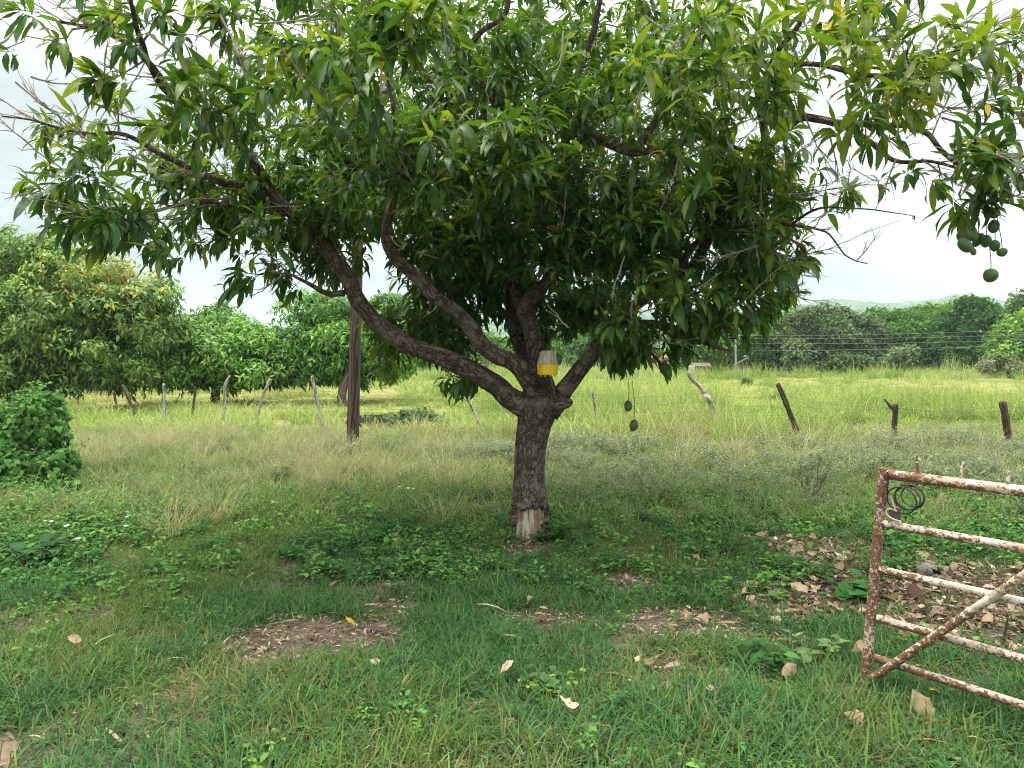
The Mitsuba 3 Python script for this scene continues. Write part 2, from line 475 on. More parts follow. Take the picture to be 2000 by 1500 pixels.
RA, RB = np.array([-2.30, 3.07]), np.array([-1.85, 2.67])          # edge of the dirt road in the near left corner
rt = norm((RB - RA)[None])[0]
rn = np.array([rt[1], -rt[0]])                                     # towards the viewer
us, vs_ = np.linspace(-7, 9, 161), np.linspace(0, 1, 12)
edge_n = 0.30 * (nz(np.stack([us * 1.6, us * 0, us * 0], -1), 3) - 0.5) + 0.22 * (nz(np.stack([us * 6, us * 0, us * 0], -1), 4) - 0.5)
rp = RA[None, None] + rt[None, None] * us[:, None, None] + rn[None, None] * (edge_n[:, None] * (1 - vs_[None]) + vs_[None] * 3.4)[..., None]
rv = np.concatenate([rp, (land(rp[..., 0], rp[..., 1]) + 0.004)[..., None]], -1).reshape(-1, 3)
ii, jj = np.meshgrid(np.arange(160), np.arange(11), indexing='ij')
setting('dirt_road', (rv, np.stack([ii * 12 + jj, ii * 12 + jj + 1, (ii + 1) * 12 + jj + 1, (ii + 1) * 12 + jj], -1).reshape(-1, 4)), 'mat_road_dirt', smooth=True)


def road_side(x, y):
    """Metres from the road's edge, positive on the road."""
    return (x - RA[0]) * rn[0] + (y - RA[1]) * rn[1]


HILL = [(-2400, 60), (-1500, 55), (-900, 50), (-500, 58), (-330, 84), (-200, 92), (0, 78), (90, 90), (200, 102), (420, 104), (520, 100), (590, 112), (640, 124), (700, 116), (760, 112), (840, 126), (900, 134), (960, 120), (1040, 112),
        (1300, 104), (1900, 92), (2600, 70)]
hx = np.linspace(-2500, 2500, 420)
hy = np.linspace(1080, 2300, 60)
HX, HY = np.meshgrid(hx, hy, indexing='ij')
hp = np.interp(hx, [a for a, b in HILL], [b for a, b in HILL])
prof = np.exp(-((HY - 1560) / 330) ** 2)
rough = nfbm(np.stack([HX / 150, HY / 150, HX * 0], -1), 5, 8) - 0.5
HZ = hp[:, None] * prof * (1 + 0.30 * rough) + 9 * (nz(np.stack([HX / 14, HY / 14, HX * 0], -1), 2) - 0.5) * prof - 3
ii, jj = np.meshgrid(np.arange(419), np.arange(59), indexing='ij')
setting('hills', (np.stack([HX, HY, HZ], -1).reshape(-1, 3), np.stack([ii * 60 + jj, (ii + 1) * 60 + jj, (ii + 1) * 60 + jj + 1, ii * 60 + jj + 1], -1).reshape(-1, 4)), 'mat_hill', smooth=True)

scene['air'] = {'type': 'homogeneous', 'albedo': rgb(0.70, 0.90, 0.985), 'sigma_t': 0.00034}
scene['haze'] = {'type': 'cube', 'to_world': T().translate([0, 1400, 70]).scale([3100, 1560, 73]), 'bsdf': {'type': 'null'}, 'interior': {'type': 'ref', 'id': 'air'}}
labels['haze'] = {'kind': 'stuff', 'label': 'thin pale haze in the air over the fields and hills', 'category': 'haze'}

# ------------------------------------------------------------------ the big mango tree
tree = thing('mango_tree', 'large spreading mango tree with forked trunk standing in the middle of the grass', 'tree')
D = 6.6


def limb(rows, lift=0.0):
    d0 = D
    out = []
    for row in rows:
        px, py, d, r = row
        out.append([*P(px, py, d), r])
    return np.array(out)


def trunk_bump(q, ang, along):
    x, y, z = q[..., 0], q[..., 1], q[..., 2]
    f = nfbm(np.stack([np.cos(ang) * 5.2, np.sin(ang) * 5.2, z * 4.5], -1), 4, 5)
    ridge = np.clip(np.abs(f - 0.5) * 7, 0, 1)
    big = nfbm(np.stack([np.cos(ang) * 1.3, np.sin(ang) * 1.3, z * 2.2], -1), 2, 6) - 0.5
    b = 0.060 * (ridge - 0.6) + 0.16 * big
    toward = np.cos(ang - TRUNK_FRONT)
    lip = 0.30 + 0.10 * (nfbm(np.stack([ang * 3.0, ang * 0, ang * 0], -1), 3, 2) - 0.5) + 0.07 * np.clip(-toward, 0, 1)
    gap = (z < lip) & (np.cos(ang - TRUNK_FRONT + 0.1) > 0.10 + 0.12 * np.sin(z * 40))
    near_lip = np.exp(-np.clip(z - lip, 0, 9) / 0.05) * 0.10
    return np.where(gap, -0.42, b + near_lip)


trunk_rows = limb([(1040, 1082, D, .185), (1038, 1060, D, .160), (1036, 1020, D, .150), (1034, 985, D, .148), (1033, 930, D, .131), (1036, 880, D, .131), (1042, 840, D, .142), (1048, 808, D, .165), (1054, 778, D, .165), (1058, 750, D, .125), (1060, 732, D, .085)])
tp = smooth_path(trunk_rows, 0.011)
# the front of the tube (its angle zero axis is +x made square to the axis); the viewer sits at -y
TRUNK_FRONT = -np.pi / 2
(tv, tf), tuv = tube(tp, 96, trunk_bump)
part(tree, 'trunk', (tv, tf), 'mat_bark', smooth=True, uv=tuv)
wp = smooth_path(limb([(1040, 1085, D, .150), (1038, 1060, D, .134), (1036, 1020, D, .120), (1036, 985, D, .116), (1036, 960, D, .10)]), 0.015)
(wv, wf), wuv = tube(wp, 72, lambda q, ang, al: 0.07 * (np.clip(np.abs(nfbm(np.stack([np.cos(ang) * 7, np.sin(ang) * 7, q[..., 2] * 3], -1), 3, 9) - 0.5) * 6, 0, 1) - 0.5))
part(tree, 'bare_wood', (wv, wf), 'mat_bare_wood', 'pale exposed wood where the bark is gone at the trunk base', smooth=True, uv=wuv)


def limb_bump(q, ang, along):
    f = nfbm(np.stack([np.cos(ang) * 3 + along * 0.3, np.sin(ang) * 3, along * 5], -1), 3, 15)
    big = nfbm(np.stack([np.cos(ang) * 1.1, np.sin(ang) * 1.1, along * 3.5], -1), 2, 16) - 0.5
    return 0.05 * (np.clip(np.abs(f - 0.5) * 7, 0, 1) - 0.6) + 0.30 * big


LIMBS = [
    [(1045, 815, 6.6, .115), (1010, 782, 6.55, .108), (940, 735, 6.5, .095), (860, 695, 6.4, .088), (790, 665, 6.35, .086), (730, 632, 6.3, .083), (698, 590, 6.3, .080), (680, 545, 6.3, .077), (640, 490, 6.3, .072), (580, 425, 6.25, .062), (520, 365, 6.2, .052), (490, 310, 6.0, .044), (440, 235, 5.7, .038), (335, 185, 5.3, .030), (290, 120, 5.1, .024), (265, 50, 4.9, .018), (255, -30, 4.7, .012)],
    [(1058, 775, 6.55, .110), (1010, 716, 6.4, .082), (950, 678, 6.3, .075), (900, 625, 6.2, .070), (850, 578, 6.1, .066), (800, 532, 6.05, .062), (768, 500, 6.0, .058), (755, 440, 5.95, .045), (768, 385, 5.9, .042), (785, 300, 5.8, .032), (770, 225, 5.7, .027), (762, 150, 5.6, .023), (750, 60, 5.4, .018), (740, -60, 5.2, .012)],
    [(1056, 775, 6.62, .120), (1050, 700, 6.65, .092), (1035, 640, 6.7, .086), (1026, 600, 6.75, .083), (1060, 560, 6.72, .066), (1098, 510, 6.65, .060), (1110, 440, 6.6, .056), (1102, 370, 6.6, .052), (1105, 280, 6.6, .044), (1120, 180, 6.5, .038), (1150, 90, 6.4, .032), (1175, 0, 6.3, .026), (1190, -80, 6.2, .02)],
    [(1070, 805, 6.6, .120), (1108, 755, 6.6, .086), (1145, 708, 6.6, .076), (1185, 655, 6.6, .070), (1228, 608, 6.6, .062), (1285, 568, 6.55, .056), (1350, 515, 6.5, .050), (1400, 440, 6.4, .046), (1450, 350, 6.3, .042), (1500, 285, 6.2, .040), (1560, 232, 6.0, .036), (1640, 238, 5.8, .032), (1715, 240, 5.6, .028), (1790, 245, 5.4, .024), (1850, 300, 5.2, .018), (1900, 345, 5.0, .014), (1935, 410, 4.8, .009)],
    [(1040, 745, 6.9, .075), (1008, 650, 7.2, .074), (1002, 590, 7.4, .068), (1012, 500, 7.8, .06), (1040, 380, 8.2, .05), (1060, 200, 8.6, .04), (1050, 40, 8.8, .03), (1040, -100, 9, .02)],
    [(1026, 610, 6.75, .070), (1000, 560, 7.0, .06), (985, 480, 7.2, .052), (955, 380, 7.4, .045), (920, 260, 7.6, .038), (880, 120, 7.8, .03), (850, -40, 7.9, .02)],
    [(1104, 420, 6.6, .050), (1065, 325, 6.4, .047), (1015, 250, 6.2, .043), (955, 185, 6.1, .037), (908, 128, 6.0, .032), (935, 70, 5.9, .026), (985, 30, 5.8, .022), (1000, -60, 5.7, .016)],
    [(1106, 330, 6.6, .045), (1150, 272, 6.2, .045), (1200, 285, 6.1, .047), (1238, 297, 6.05, .043), (1270, 250, 6.0, .037), (1300, 200, 5.9, .033), (1330, 140, 5.8, .028), (1370, 60, 5.6, .022), (1400, -50, 5.4, .015)],
    [(520, 372, 6.2, .040), (470, 362, 6.1, .034), (420, 350, 5.9, .030), (330, 305, 5.7, .024), (240, 258, 5.5, .018), (150, 260, 5.3, .013), (70, 235, 5.2, .008), (0, 224, 5.1, .005)],
    [(768, 388, 5.9, .035), (745, 330, 5.8, .030), (715, 250, 5.7, .026), (690, 160, 5.5, .021), (660, 60, 5.3, .015), (640, -40, 5.1, .01)],
    [(1228, 640, 6.6, .050), (1262, 632, 6.5, .038), (1310, 640, 6.4, .030), (1365, 672, 6.2, .020), (1430, 690, 6.0, .010)],
    [(1232, 300, 6.05, .034), (1290, 290, 6.0, .028), (1350, 270, 5.9, .024), (1405, 274, 5.8, .019), (1460, 292, 5.7, .012)],
    [(1500, 290, 6.2, .036), (1490, 200, 6.0, .032), (1510, 120, 5.7, .027), (1560, 40, 5.4, .021), (1600, -60, 5.2, .014)],
    [(1320, 545, 6.5, .040), (1360, 470, 6.2, .028), (1450, 440, 6.0, .022), (1540, 442, 5.8, .016), (1612, 454, 5.6, .009), (1650, 500, 5.5, .006), (1692, 514, 5.4, .004)],
    [(1640, 240, 5.8, .025), (1690, 270, 5.6, .021), (1742, 302, 5.4, .017), (1800, 312, 5.3, .013), (1870, 330, 5.1, .009)],
    [(1510, 130, 5.7, .022), (1600, 125, 5.4, .018), (1700, 140, 5.1, .016), (1800, 120, 4.9, .012), (1900, 90, 4.7, .008), (1990, 60, 4.6, .005)],
    [(908, 128, 6.0, .026), (880, 60, 5.9, .020), (850, -20, 5.8, .013)],
    [(672, 572, 6.3, .030), (640, 573, 6.2, .024), (600, 552, 6.1, .016), (565, 535, 6.0, .009)],
    [(330, 185, 5.3, .022), (300, 130, 5.2, .019), (215, 60, 5.0, .014), (120, 40, 4.8, .009)],
    [(1095, 515, 6.62, .045), (1068, 478, 6.4, .036), (1042, 458, 6.3, .027), (1018, 449, 6.2, .025), (1003, 460, 6.2, .026), (1004, 480, 6.2, .024), (1014, 496, 6.2, .017)],
    [(1540, 442, 5.8, .012), (1600, 405, 5.7, .010), (1690, 410, 5.6, .006), (1782, 426, 5.5, .003)],
    [(440, 400, 5.9, .018), (385, 395, 5.8, .016), (300, 410, 5.6, .012), (180, 400, 5.4, .007), (60, 375, 5.3, .003)],
]
nodes, nrad = [], []
for k, rows in enumerate(LIMBS):
    path = smooth_path(limb(rows), 0.035 if k < 14 else 0.05)
    path[:, 3] *= 0.95 - 0.10 * np.clip(np.arange(len(path)) / 30, 0, 1)
    jit = nfbm(path[:, :3] * 3.0, 3, 20 + k)[:, None] - 0.5
    path[:, :3] += np.clip(np.arange(len(path)) / 12, 0, 1)[:, None] * 0.10 * np.stack([nfbm(path[:, :3] * 2.6, 3, 40 + k) - 0.5, nfbm(path[:, :3] * 2.6, 3, 70 + k) - 0.5, nfbm(path[:, :3] * 2.6, 3, 90 + k) - 0.5], -1)
    sides = 28 if path[0, 3] > 0.07 else 14 if path[0, 3] > 0.03 else 9
    (v, f), uv = tube(path, sides, limb_bump)
    part(tree, 'limb', (v, f), 'mat_bark', 'pale gnarled broken branch stub' if k == 19 else None, smooth=True, uv=uv)
    if k != 19:
        start = 0 if k > 5 else len(path) // 3
        nodes.append(path[start:, :3])
        nrad.append(path[start:, 3])
# sawn-off branch facing the viewer, and a knob below the right fork
(v, f), uv = tube(smooth_path(np.array([[*P(1056, 762, 6.50), .085], [*P(1056, 754, 6.40), .066], [*P(1056, 752, 6.355), .066], [*P(1056, 751, 6.34), .060]]), 0.012), 32, lambda q, a, s: 0.10 * (nfbm(q * 25, 3, 3) - 0.5), cap=False)
part(tree, 'cut_stub', (v, f), 'mat_bark', 'round sawn-off stub below the yellow trap', smooth=True, uv=uv)
(v, f), uv = tube(smooth_path(np.array([[*P(1056, 751, 6.345), .058], [*P(1056, 752, 6.38), .036], [*P(1056, 753, 6.42), .004]]), 0.01), 32, cap=False)
part(tree, 'cut_stub_hollow', (v, f), 'mat_timber', smooth=True, uv=uv)
(v, f), uv = tube(smooth_path(np.array([[*P(1085, 790, 6.55), .09], [*P(1101, 788, 6.50), .050], [*P(1112, 787, 6.47), .040], [*P(1117, 788, 6.46), .022]]), 0.012), 28, lambda q, a, s: 0.5 * (nfbm(q * 16, 3, 3) - 0.5))
part(tree, 'knob', (v, f), 'mat_bark', smooth=True, uv=uv)

# the crown: (px, py, d, rx, ry, rz in metres, number of twig ends, share of yellow-green)
CLUMPS = [
    (170, 265, 5.5, 0.5, 0.5, 0.55, 16, 0.45), (135, 400, 5.4, 0.32, 0.4, 0.28, 8, 0.35), (230, 440, 5.3, 0.36, 0.4, 0.26, 9, 0.3), (300, 130, 5.2, 0.6, 0.6, 0.45, 11, 0.45), (100, 60, 4.7, 0.6, 0.6, 0.35, 8, 0.15), (420, 240, 5.6, 0.62, 0.6, 0.5, 17, 0.4),
    (330, 365, 6, 0.55, 0.5, 0.4, 19, 0.2), (450, 420, 6.3, 0.62, 0.6, 0.42, 35, 0.1), (560, 120, 5.1, 0.7, 0.6, 0.48, 24, 0.25), (600, 330, 6.4, 0.7, 0.7, 0.6, 47, 0.1), (630, 480, 6.7, 0.48, 0.5, 0.3, 35, 0.1), (690, 120, 4.4, 0.42, 0.4, 0.34, 9, 0.45),
    (810, 50, 4.4, 0.42, 0.4, 0.35, 18, 0.4), (730, 260, 5.5, 0.6, 0.6, 0.55, 38, 0.15), (480, 20, 4.9, 0.75, 0.7, 0.4, 22, 0.2), (920, 330, 5.6, 0.52, 0.4, 0.34, 34, 0.2), (1000, 275, 5.7, 0.46, 0.4, 0.26, 19, 0.2), (850, 420, 6.6, 0.7, 0.6, 0.55, 82, 0.05),
    (1000, 420, 7, 0.8, 0.7, 0.6, 104, 0.03), (1000, 150, 7.5, 1.2, 0.9, 0.9, 150, 0.05), (820, 210, 7, 1, 0.8, 0.8, 137, 0.05), (1210, 160, 7, 1, 0.8, 0.8, 137, 0.1), (950, 560, 7.3, 0.62, 0.6, 0.42, 72, 0.03), (820, 490, 8, 0.4, 0.4, 0.45, 34, 0.95),
    (850, 660, 6.8, 0.5, 0.4, 0.3, 46, 0.1), (745, 660, 7, 0.26, 0.3, 0.34, 19, 0.5), (900, 745, 6.9, 0.26, 0.25, 0.16, 10, 0.05), (1200, 450, 6.8, 0.8, 0.7, 0.6, 120, 0.05), (1350, 385, 6.2, 0.75, 0.6, 0.5, 85, 0.2), (1480, 345, 6, 0.45, 0.5, 0.36, 47, 0.35),
    (1400, 520, 6.4, 0.75, 0.7, 0.55, 97, 0.08), (1510, 480, 6.2, 0.26, 0.4, 0.52, 35, 0.5), (1310, 600, 6, 0.52, 0.5, 0.34, 25, 0.4), (1255, 665, 6.4, 0.4, 0.4, 0.3, 21, 0.15), (1390, 640, 6.4, 0.5, 0.5, 0.3, 28, 0.2), (1225, 700, 6.6, 0.2, 0.25, 0.14, 8, 0.05),
    (1300, 150, 5.5, 0.7, 0.6, 0.55, 37, 0.25), (1430, 80, 5, 0.7, 0.6, 0.45, 31, 0.35), (1430, 230, 5.6, 0.52, 0.5, 0.42, 25, 0.25), (1600, 140, 5.4, 0.55, 0.6, 0.42, 15, 0.45), (1660, 50, 5, 0.6, 0.6, 0.35, 13, 0.35), (1760, 190, 5, 0.3, 0.35, 0.24, 7, 0.75),
    (1860, 90, 4.9, 0.55, 0.6, 0.4, 10, 0.25), (1950, 190, 4.8, 0.34, 0.4, 0.38, 7, 0.2), (1930, 345, 4.8, 0.3, 0.35, 0.32, 11, 0.2), (1650, 375, 6, 0.22, 0.3, 0.14, 4, 0.1), (1780, 345, 5.2, 0.28, 0.3, 0.16, 3, 0.1), (1560, 300, 6, 0.3, 0.4, 0.18, 4, 0.1),
    (470, 540, 6.3, 0.1, 0.1, 0.08, 2, 0), (560, 520, 6.3, 0.4, 0.4, 0.22, 9, 0.05), (370, 470, 6.2, 0.4, 0.4, 0.2, 9, 0.1), (1040, 640, 7.5, 0.3, 0.3, 0.3, 12, 0.05), (1120, 600, 7.2, 0.3, 0.3, 0.3, 18, 0),
    (540, 395, 6.7, 0.6, 0.5, 0.4, 56, 0.05), (700, 330, 6.9, 0.6, 0.5, 0.5, 65, 0.05), (900, 470, 6.6, 0.6, 0.5, 0.42, 66, 0.05), (1150, 470, 6.2, 0.5, 0.4, 0.42, 47, 0.1), (1040, 350, 6.15, 0.5, 0.35, 0.36, 41, 0.12), (790, 330, 5.6, 0.42, 0.35, 0.38, 25, 0.15), (400, 330, 6.3, 0.5, 0.5, 0.36, 35, 0.1), (650, 420, 6.2, 0.34, 0.3, 0.28, 18, 0.1), (1100, 200, 6.1, 0.6, 0.4, 0.45, 48, 0.15), (960, 90, 5.9, 0.6, 0.4, 0.45, 37, 0.15), (1060, 590, 7.5, 0.5, 0.4, 0.34, 40, 0), (880, 570, 7.2, 0.5, 0.4, 0.36, 44, 0.05), (1250, 420, 6, 0.5, 0.4, 0.4, 41, 0.2), (1000, 480, 6.3, 0.5, 0.3, 0.26, 29, 0.05), (1170, 620, 7.3, 0.4, 0.4, 0.26, 26, 0),
    (600, -190, 6, 1.4, 1, 0.6, 24, 0.2), (1000, -240, 6.5, 1.5, 1.2, 0.6, 37, 0.2), (1400, -190, 6.2, 1.4, 1, 0.6, 50, 0.2), (200, -90, 5, 0.8, 0.7, 0.4, 9, 0.2), (1750, -110, 5, 0.8, 0.7, 0.4, 15, 0.2),
    (700, 100, 8.8, 1.3, 0.9, 1.1, 102, 0.1), (1050, 50, 9.2, 1.5, 0.9, 1.3, 121, 0.1), (1350, 150, 8.8, 1.2, 0.9, 1.1, 122, 0.15), (1150, 350, 8.6, 1.2, 0.8, 0.8, 112, 0.05), (850, 350, 8.6, 1.2, 0.8, 0.8, 112, 0.05), (560, 230, 8.2, 1, 0.8, 0.8, 74, 0.1),
    (1400, 400, 8.2, 0.9, 0.8, 0.7, 94, 0.1), (1180, 560, 7.8, 0.5, 0.6, 0.3, 40, 0.05), (700, 420, 7.8, 0.6, 0.6, 0.45, 41, 0.05), (1000, -300, 8.5, 1.6, 1, 0.7, 70, 0.2),
]
tips, young = [], []
for (px, py, d, rx, ry, rz, n, y) in CLUMPS:
    c = P(px, py, d)
    q = norm(rng.normal(size=(n, 3))) * (rng.random((n, 1)) ** 0.45) * [rx, ry, rz]
    tips.append(c + q)
    young.append(np.clip(y + 0.15 * rng.normal(size=n), 0, 1))
# sprays of large leaves on the near and outer ends: (px, py, d, how many, spread in metres, yellow-green share)
SPRAYS = [(135, 320, 4.9, 3, .10, .4), (120, 400, 4.8, 3, .10, .2), (150, 440, 4.8, 3, .09, .15), (215, 445, 4.8, 4, .10, .1), (300, 385, 5.0, 3, .10, .3), (170, 170, 4.8, 4, .12, .8), (320, 230, 4.8, 4, .14, .6), (440, 225, 4.8, 5, .14, .25), (400, 140, 4.6, 4, .14, .7),
          (560, 130, 4.4, 4, .12, .5), (690, 150, 4.2, 3, .08, .3), (720, 130, 4.2, 3, .10, .4), (820, 60, 4.1, 4, .10, .7), (640, 90, 4.3, 3, .12, .2), (930, 315, 5.2, 5, .12, .45), (1010, 265, 5.2, 5, .12, .3), (1060, 270, 5.3, 3, .1, .2), (1120, 330, 5.5, 3, .12, .1), (1480, 110, 4.5, 4, .14, .5), (1530, 180, 4.8, 4, .12, .6), (1330, 150, 4.8, 5, .16, .5),
          (1700, 170, 4.6, 5, .16, .85), (1760, 200, 4.7, 4, .12, .9), (1640, 60, 4.5, 4, .14, .7), (1880, 90, 4.4, 4, .16, .5), (1505, 470, 5.7, 5, .09, .8), (1505, 530, 5.7, 4, .08, .7), (1490, 575, 5.7, 3, .07, .4), (1310, 560, 5.6, 4, .12, .5), (1350, 610, 5.6, 3, .1, .5), (1430, 330, 5.4, 5, .16, .5), (1340, 370, 5.4, 4, .14, .4),
          (1965, 270, 4.4, 3, .10, .3), (1890, 310, 4.5, 3, .09, .5), (1965, 310, 4.6, 2, .06, .2), (1880, 375, 5.05, 3, .07, .5), (1940, 350, 5.05, 2, .07, .3), (1710, 290, 5.0, 2, .06, .2), (750, 700, 6.6, 3, .10, .9), (840, 490, 6.9, 5, .14, 1.0), (470, 540, 5.8, 2, .05, .0), (520, 470, 5.6, 3, .12, .1), (905, 750, 6.3, 2, .05, .0), (870, 300, 5.3, 3, .1, .2), (1215, 640, 5.9, 3, .1, .2)]
n_plain = sum(len(q) for q in tips)
for (px, py, d, n, sp, y) in SPRAYS:
    tips.append(P(px, py, d) + rng.normal(0, sp, (n, 3)))
    young.append(np.clip(y + 0.1 * rng.normal(size=n), 0, 1))
tips, young = np.vstack(tips), np.concatenate(young)
base_nodes = np.vstack(nodes)
from scipy.spatial import cKDTree
order = np.argsort(cKDTree(base_nodes).query(tips)[0])
npos, nr = np.vstack([base_nodes, np.zeros((len(tips) * 8, 3))]), np.concatenate([np.concatenate(nrad), np.zeros(len(tips) * 8)])
count = len(base_nodes)
TRUNK_TOP = P(1050, 760, 6.6)
twig_meshes, tip_dir = [], np.zeros_like(tips)


def thin_tube(pts, r, sides=4):
    (v, f), _ = tube(np.column_stack([pts, r]), sides, cap=False)
    return v, f


for i in order:
    e = tips[i]
    dd = npos[:count] - e
    dist = np.sqrt((dd * dd).sum(1))
    # prefer starting points nearer to the trunk than the tip, so that twigs grow outwards
    back = np.clip(np.linalg.norm(npos[:count] - TRUNK_TOP, axis=1) - np.linalg.norm(e - TRUNK_TOP) + 0.05, 0, None)
    s = int(np.argmin(dist + 1.2 * back + np.where(nr[:count] < 0.0035, 0.06, 0.0)))
    a = npos[s]
    L = dist[s]
    n = max(3, min(7, int(L / 0.09)))
    t = np.linspace(0, 1, n + 1)[:, None]
    out = norm((e - a)[None])[0]
    ctrl = a + (e - a) * 0.5 + rng.normal(0, 0.10, 3) * L + np.array([0, 0, 0.10 * L])
    pts = a * (1 - t) ** 2 + 2 * ctrl * t * (1 - t) + e * t ** 2 + np.where((t > 0) & (t < 1), 1, 0) * rng.normal(0, 0.022, (n + 1, 3)) * min(1, L * 3)
    r0 = min(nr[s] * 0.75, 0.0035 + 0.0065 * L + 0.0018)
    r = r0 * (1 - t[:, 0]) + 0.0028 * t[:, 0]
    twig_meshes.append(thin_tube(pts, r, 5 if r0 > 0.007 else 4))
    npos[count:count + n - 1], nr[count:count + n - 1] = pts[1:-1], r[1:-1]
    count += n - 1
    tip_dir[i] = norm((pts[-1] - pts[-2])[None])[0]

# bare twigs without leaves: pale, crooked, forking
def bare_twig(start, end, r, forks, seed, droop=0.0):
    g = np.random.default_rng(seed)
    n = 9
    t = np.linspace(0, 1, n)[:, None]
    L = np.linalg.norm(end - start)
    pts = start + (end - start) * t + np.cumsum(g.normal(0, 0.03 * L, (n, 3)), 0) * t + np.array([0, 0, -droop]) * (t * (1 - t)) * 4
    out = [thin_tube(pts, np.linspace(r, 0.0022, n), 5)]
    for _ in range(forks):
        k = g.integers(2, n - 1)
        b = pts[k] + (pts[min(k + 1, n - 1)] - pts[k - 1]) * g.uniform(0.5, 1.6) + g.normal(0, 0.11 * L, 3)
        m = np.linspace(0, 1, 4)[:, None]
        q = pts[k] + (b - pts[k]) * m + g.normal(0, 0.02 * L, (4, 3)) * m
        out.append(thin_tube(q, np.linspace(0.0035, 0.0016, 4), 4))
    return join(out)


BARE = [((60, 150, 5.0), (180, 165, 5.1), 4), ((30, 160, 5.0), (130, 215, 5.1), 3), ((60, 375, 5.3), (130, 400, 5.4), 2), ((0, 85, 4.7), (55, 40, 4.8), 2), ((1490, 300, 5.8), (1480, 480, 5.6), 3), ((1440, 130, 5.2), (1445, 270, 5.2), 3),
        ((1330, 290, 5.6), (1305, 400, 5.5), 2), ((1560, 180, 5.5), (1610, 330, 5.4), 3), ((1620, 260, 5.5), (1640, 340, 5.5), 2), ((1700, 240, 5.3), (1790, 300, 5.2), 4), ((1730, 60, 4.9), (1800, 180, 4.8), 4), ((1810, 150, 4.9), (1960, 140, 4.6), 5),
        ((1790, 190, 4.9), (1900, 230, 4.8), 5), ((1840, 230, 5.0), (1990, 250, 4.7), 5), ((1870, 300, 5.0), (1950, 250, 4.7), 4), ((1800, 310, 5.1), (1880, 350, 5.0), 5), ((1750, 310, 5.3), (1730, 360, 5.2), 3), ((1830, 100, 4.8), (1990, 30, 4.5), 5),
        ((1650, 120, 5.2), (1760, 30, 4.8), 4), ((430, 30, 4.6), (490, 140, 4.6), 3), ((500, 45, 4.6), (660, 20, 4.7), 3), ((360, 30, 4.5), (420, 20, 4.5), 2), ((745, 130, 5.0), (745, 220, 5.0), 2), ((850, 20, 4.6), (870, 60, 4.6), 2),
        ((1260, 30, 4.8), (1330, 80, 4.8), 3), ((1330, 70, 4.9), (1200, 200, 5.0), 2), ((1100, 60, 5.2), (1090, 150, 5.2), 2), ((1220, 500, 5.8), (1190, 560, 5.8), 2), ((1480, 480, 5.7), (1370, 500, 5.6), 3), ((1500, 480, 5.7), (1560, 590, 5.7), 4),
        ((560, 530, 6.0), (470, 590, 6.0), 2), ((250, 300, 5.3), (360, 330, 5.4), 3), ((280, 420, 5.3), (400, 380, 5.5), 4), ((180, 200, 5.0), (330, 240, 5.1), 3), ((1110, 640, 6.0), (1075, 590, 6.0), 2), ((480, 200, 5.0), (420, 160, 5.0), 2),
        ((540, 60, 4.7), (500, 110, 4.7), 2), ((560, 45, 4.7), (680, 0, 4.7), 2)]
bare = [bare_twig(P(*a), P(*b), 0.0075, k * 2, 300 + i, 0.02) for i, (a, b, k) in enumerate(BARE)]
RIGHT = np.nonzero((npos[:count, 0] > 1.9) | (npos[:count, 0] < -2.2))[0]
for i in range(150):
    s = npos[RIGHT[rng.integers(len(RIGHT))]]
    o_ = norm((s - TRUNK_TOP)[None])[0]
    bare.append(bare_twig(s, s + o_ * rng.uniform(.1, .35) + rng.normal(0, 0.15, 3), 0.0055, 5, 1500 + i))
OUTER = np.nonzero((npos[:count, 1] < 6.2) & (npos[:count, 2] < 4.6))[0]
for i in range(260):
    s = npos[OUTER[rng.integers(len(OUTER))]]
    o_ = norm((s - TRUNK_TOP + [0, -1.0, 0])[None])[0]
    bare.append(bare_twig(s, s + o_ * rng.uniform(.08, .30) + rng.normal(0, 0.12, 3) + [0, 0, -0.05], 0.0052, 4, 900 + i))
tm = join(twig_meshes)
part(tree, 'twigs', tm, 'mat_twig', stuff=True, smooth=True)
part(tree, 'bare_twigs', join(bare), 'mat_bare_twig', stuff=True, smooth=True)
scene['mat_twig'] = {'type': 'twosided', 'b': {'type': 'diffuse', 'reflectance': rgb(0.135, 0.110, 0.075)}}
scene['mat_bare_twig'] = {'type': 'twosided', 'b': {'type': 'diffuse', 'reflectance': rgb(0.33, 0.29, 0.245)}}

# leaves in whorls round each twig end
W = 13
nt = len(tips)
tdir = norm(tip_dir + norm(tips - TRUNK_TOP) * 0.5 + np.array([0, 0, 0.25]))
whole_n = rng.integers(7, W + 4, nt)
src = np.repeat(np.arange(nt), whole_n)
k_in = np.concatenate([np.arange(m) for m in whole_n])
share = k_in / whole_n[src]
t0 = tdir[src]
a0 = norm(np.cross(t0, np.array([0.3, 0.2, 0.9])))
b0 = np.cross(t0, a0)
phi = k_in * 2.39996 + rng.random(nt)[src] * 6.28 + rng.normal(0, 0.2, len(src))
radial = np.cos(phi)[:, None] * a0 + np.sin(phi)[:, None] * b0
spread = np.radians(rng.normal(74, 22, len(src)) - 34 * (1 - share))
ld = norm(np.cos(spread)[:, None] * t0 + np.sin(spread)[:, None] * radial + np.array([0, 0, -1.0]) * (rng.random((len(src), 1)) ** 1.3 * 0.85))
lpos = tips[src] - t0 * (share * 0.10)[:, None] + radial * 0.006
lup = norm(np.array([0, 0, 1.0]) + 0.55 * radial * 0.4 + rng.normal(0, 0.22, (len(src), 3)))
big = np.clip(rng.normal(0.158, 0.036, len(src)) * np.where(src >= n_plain, 1.18, np.where(tips[src, 1] < 5.2, 1.05, 1.0)), 0.07, 0.27)
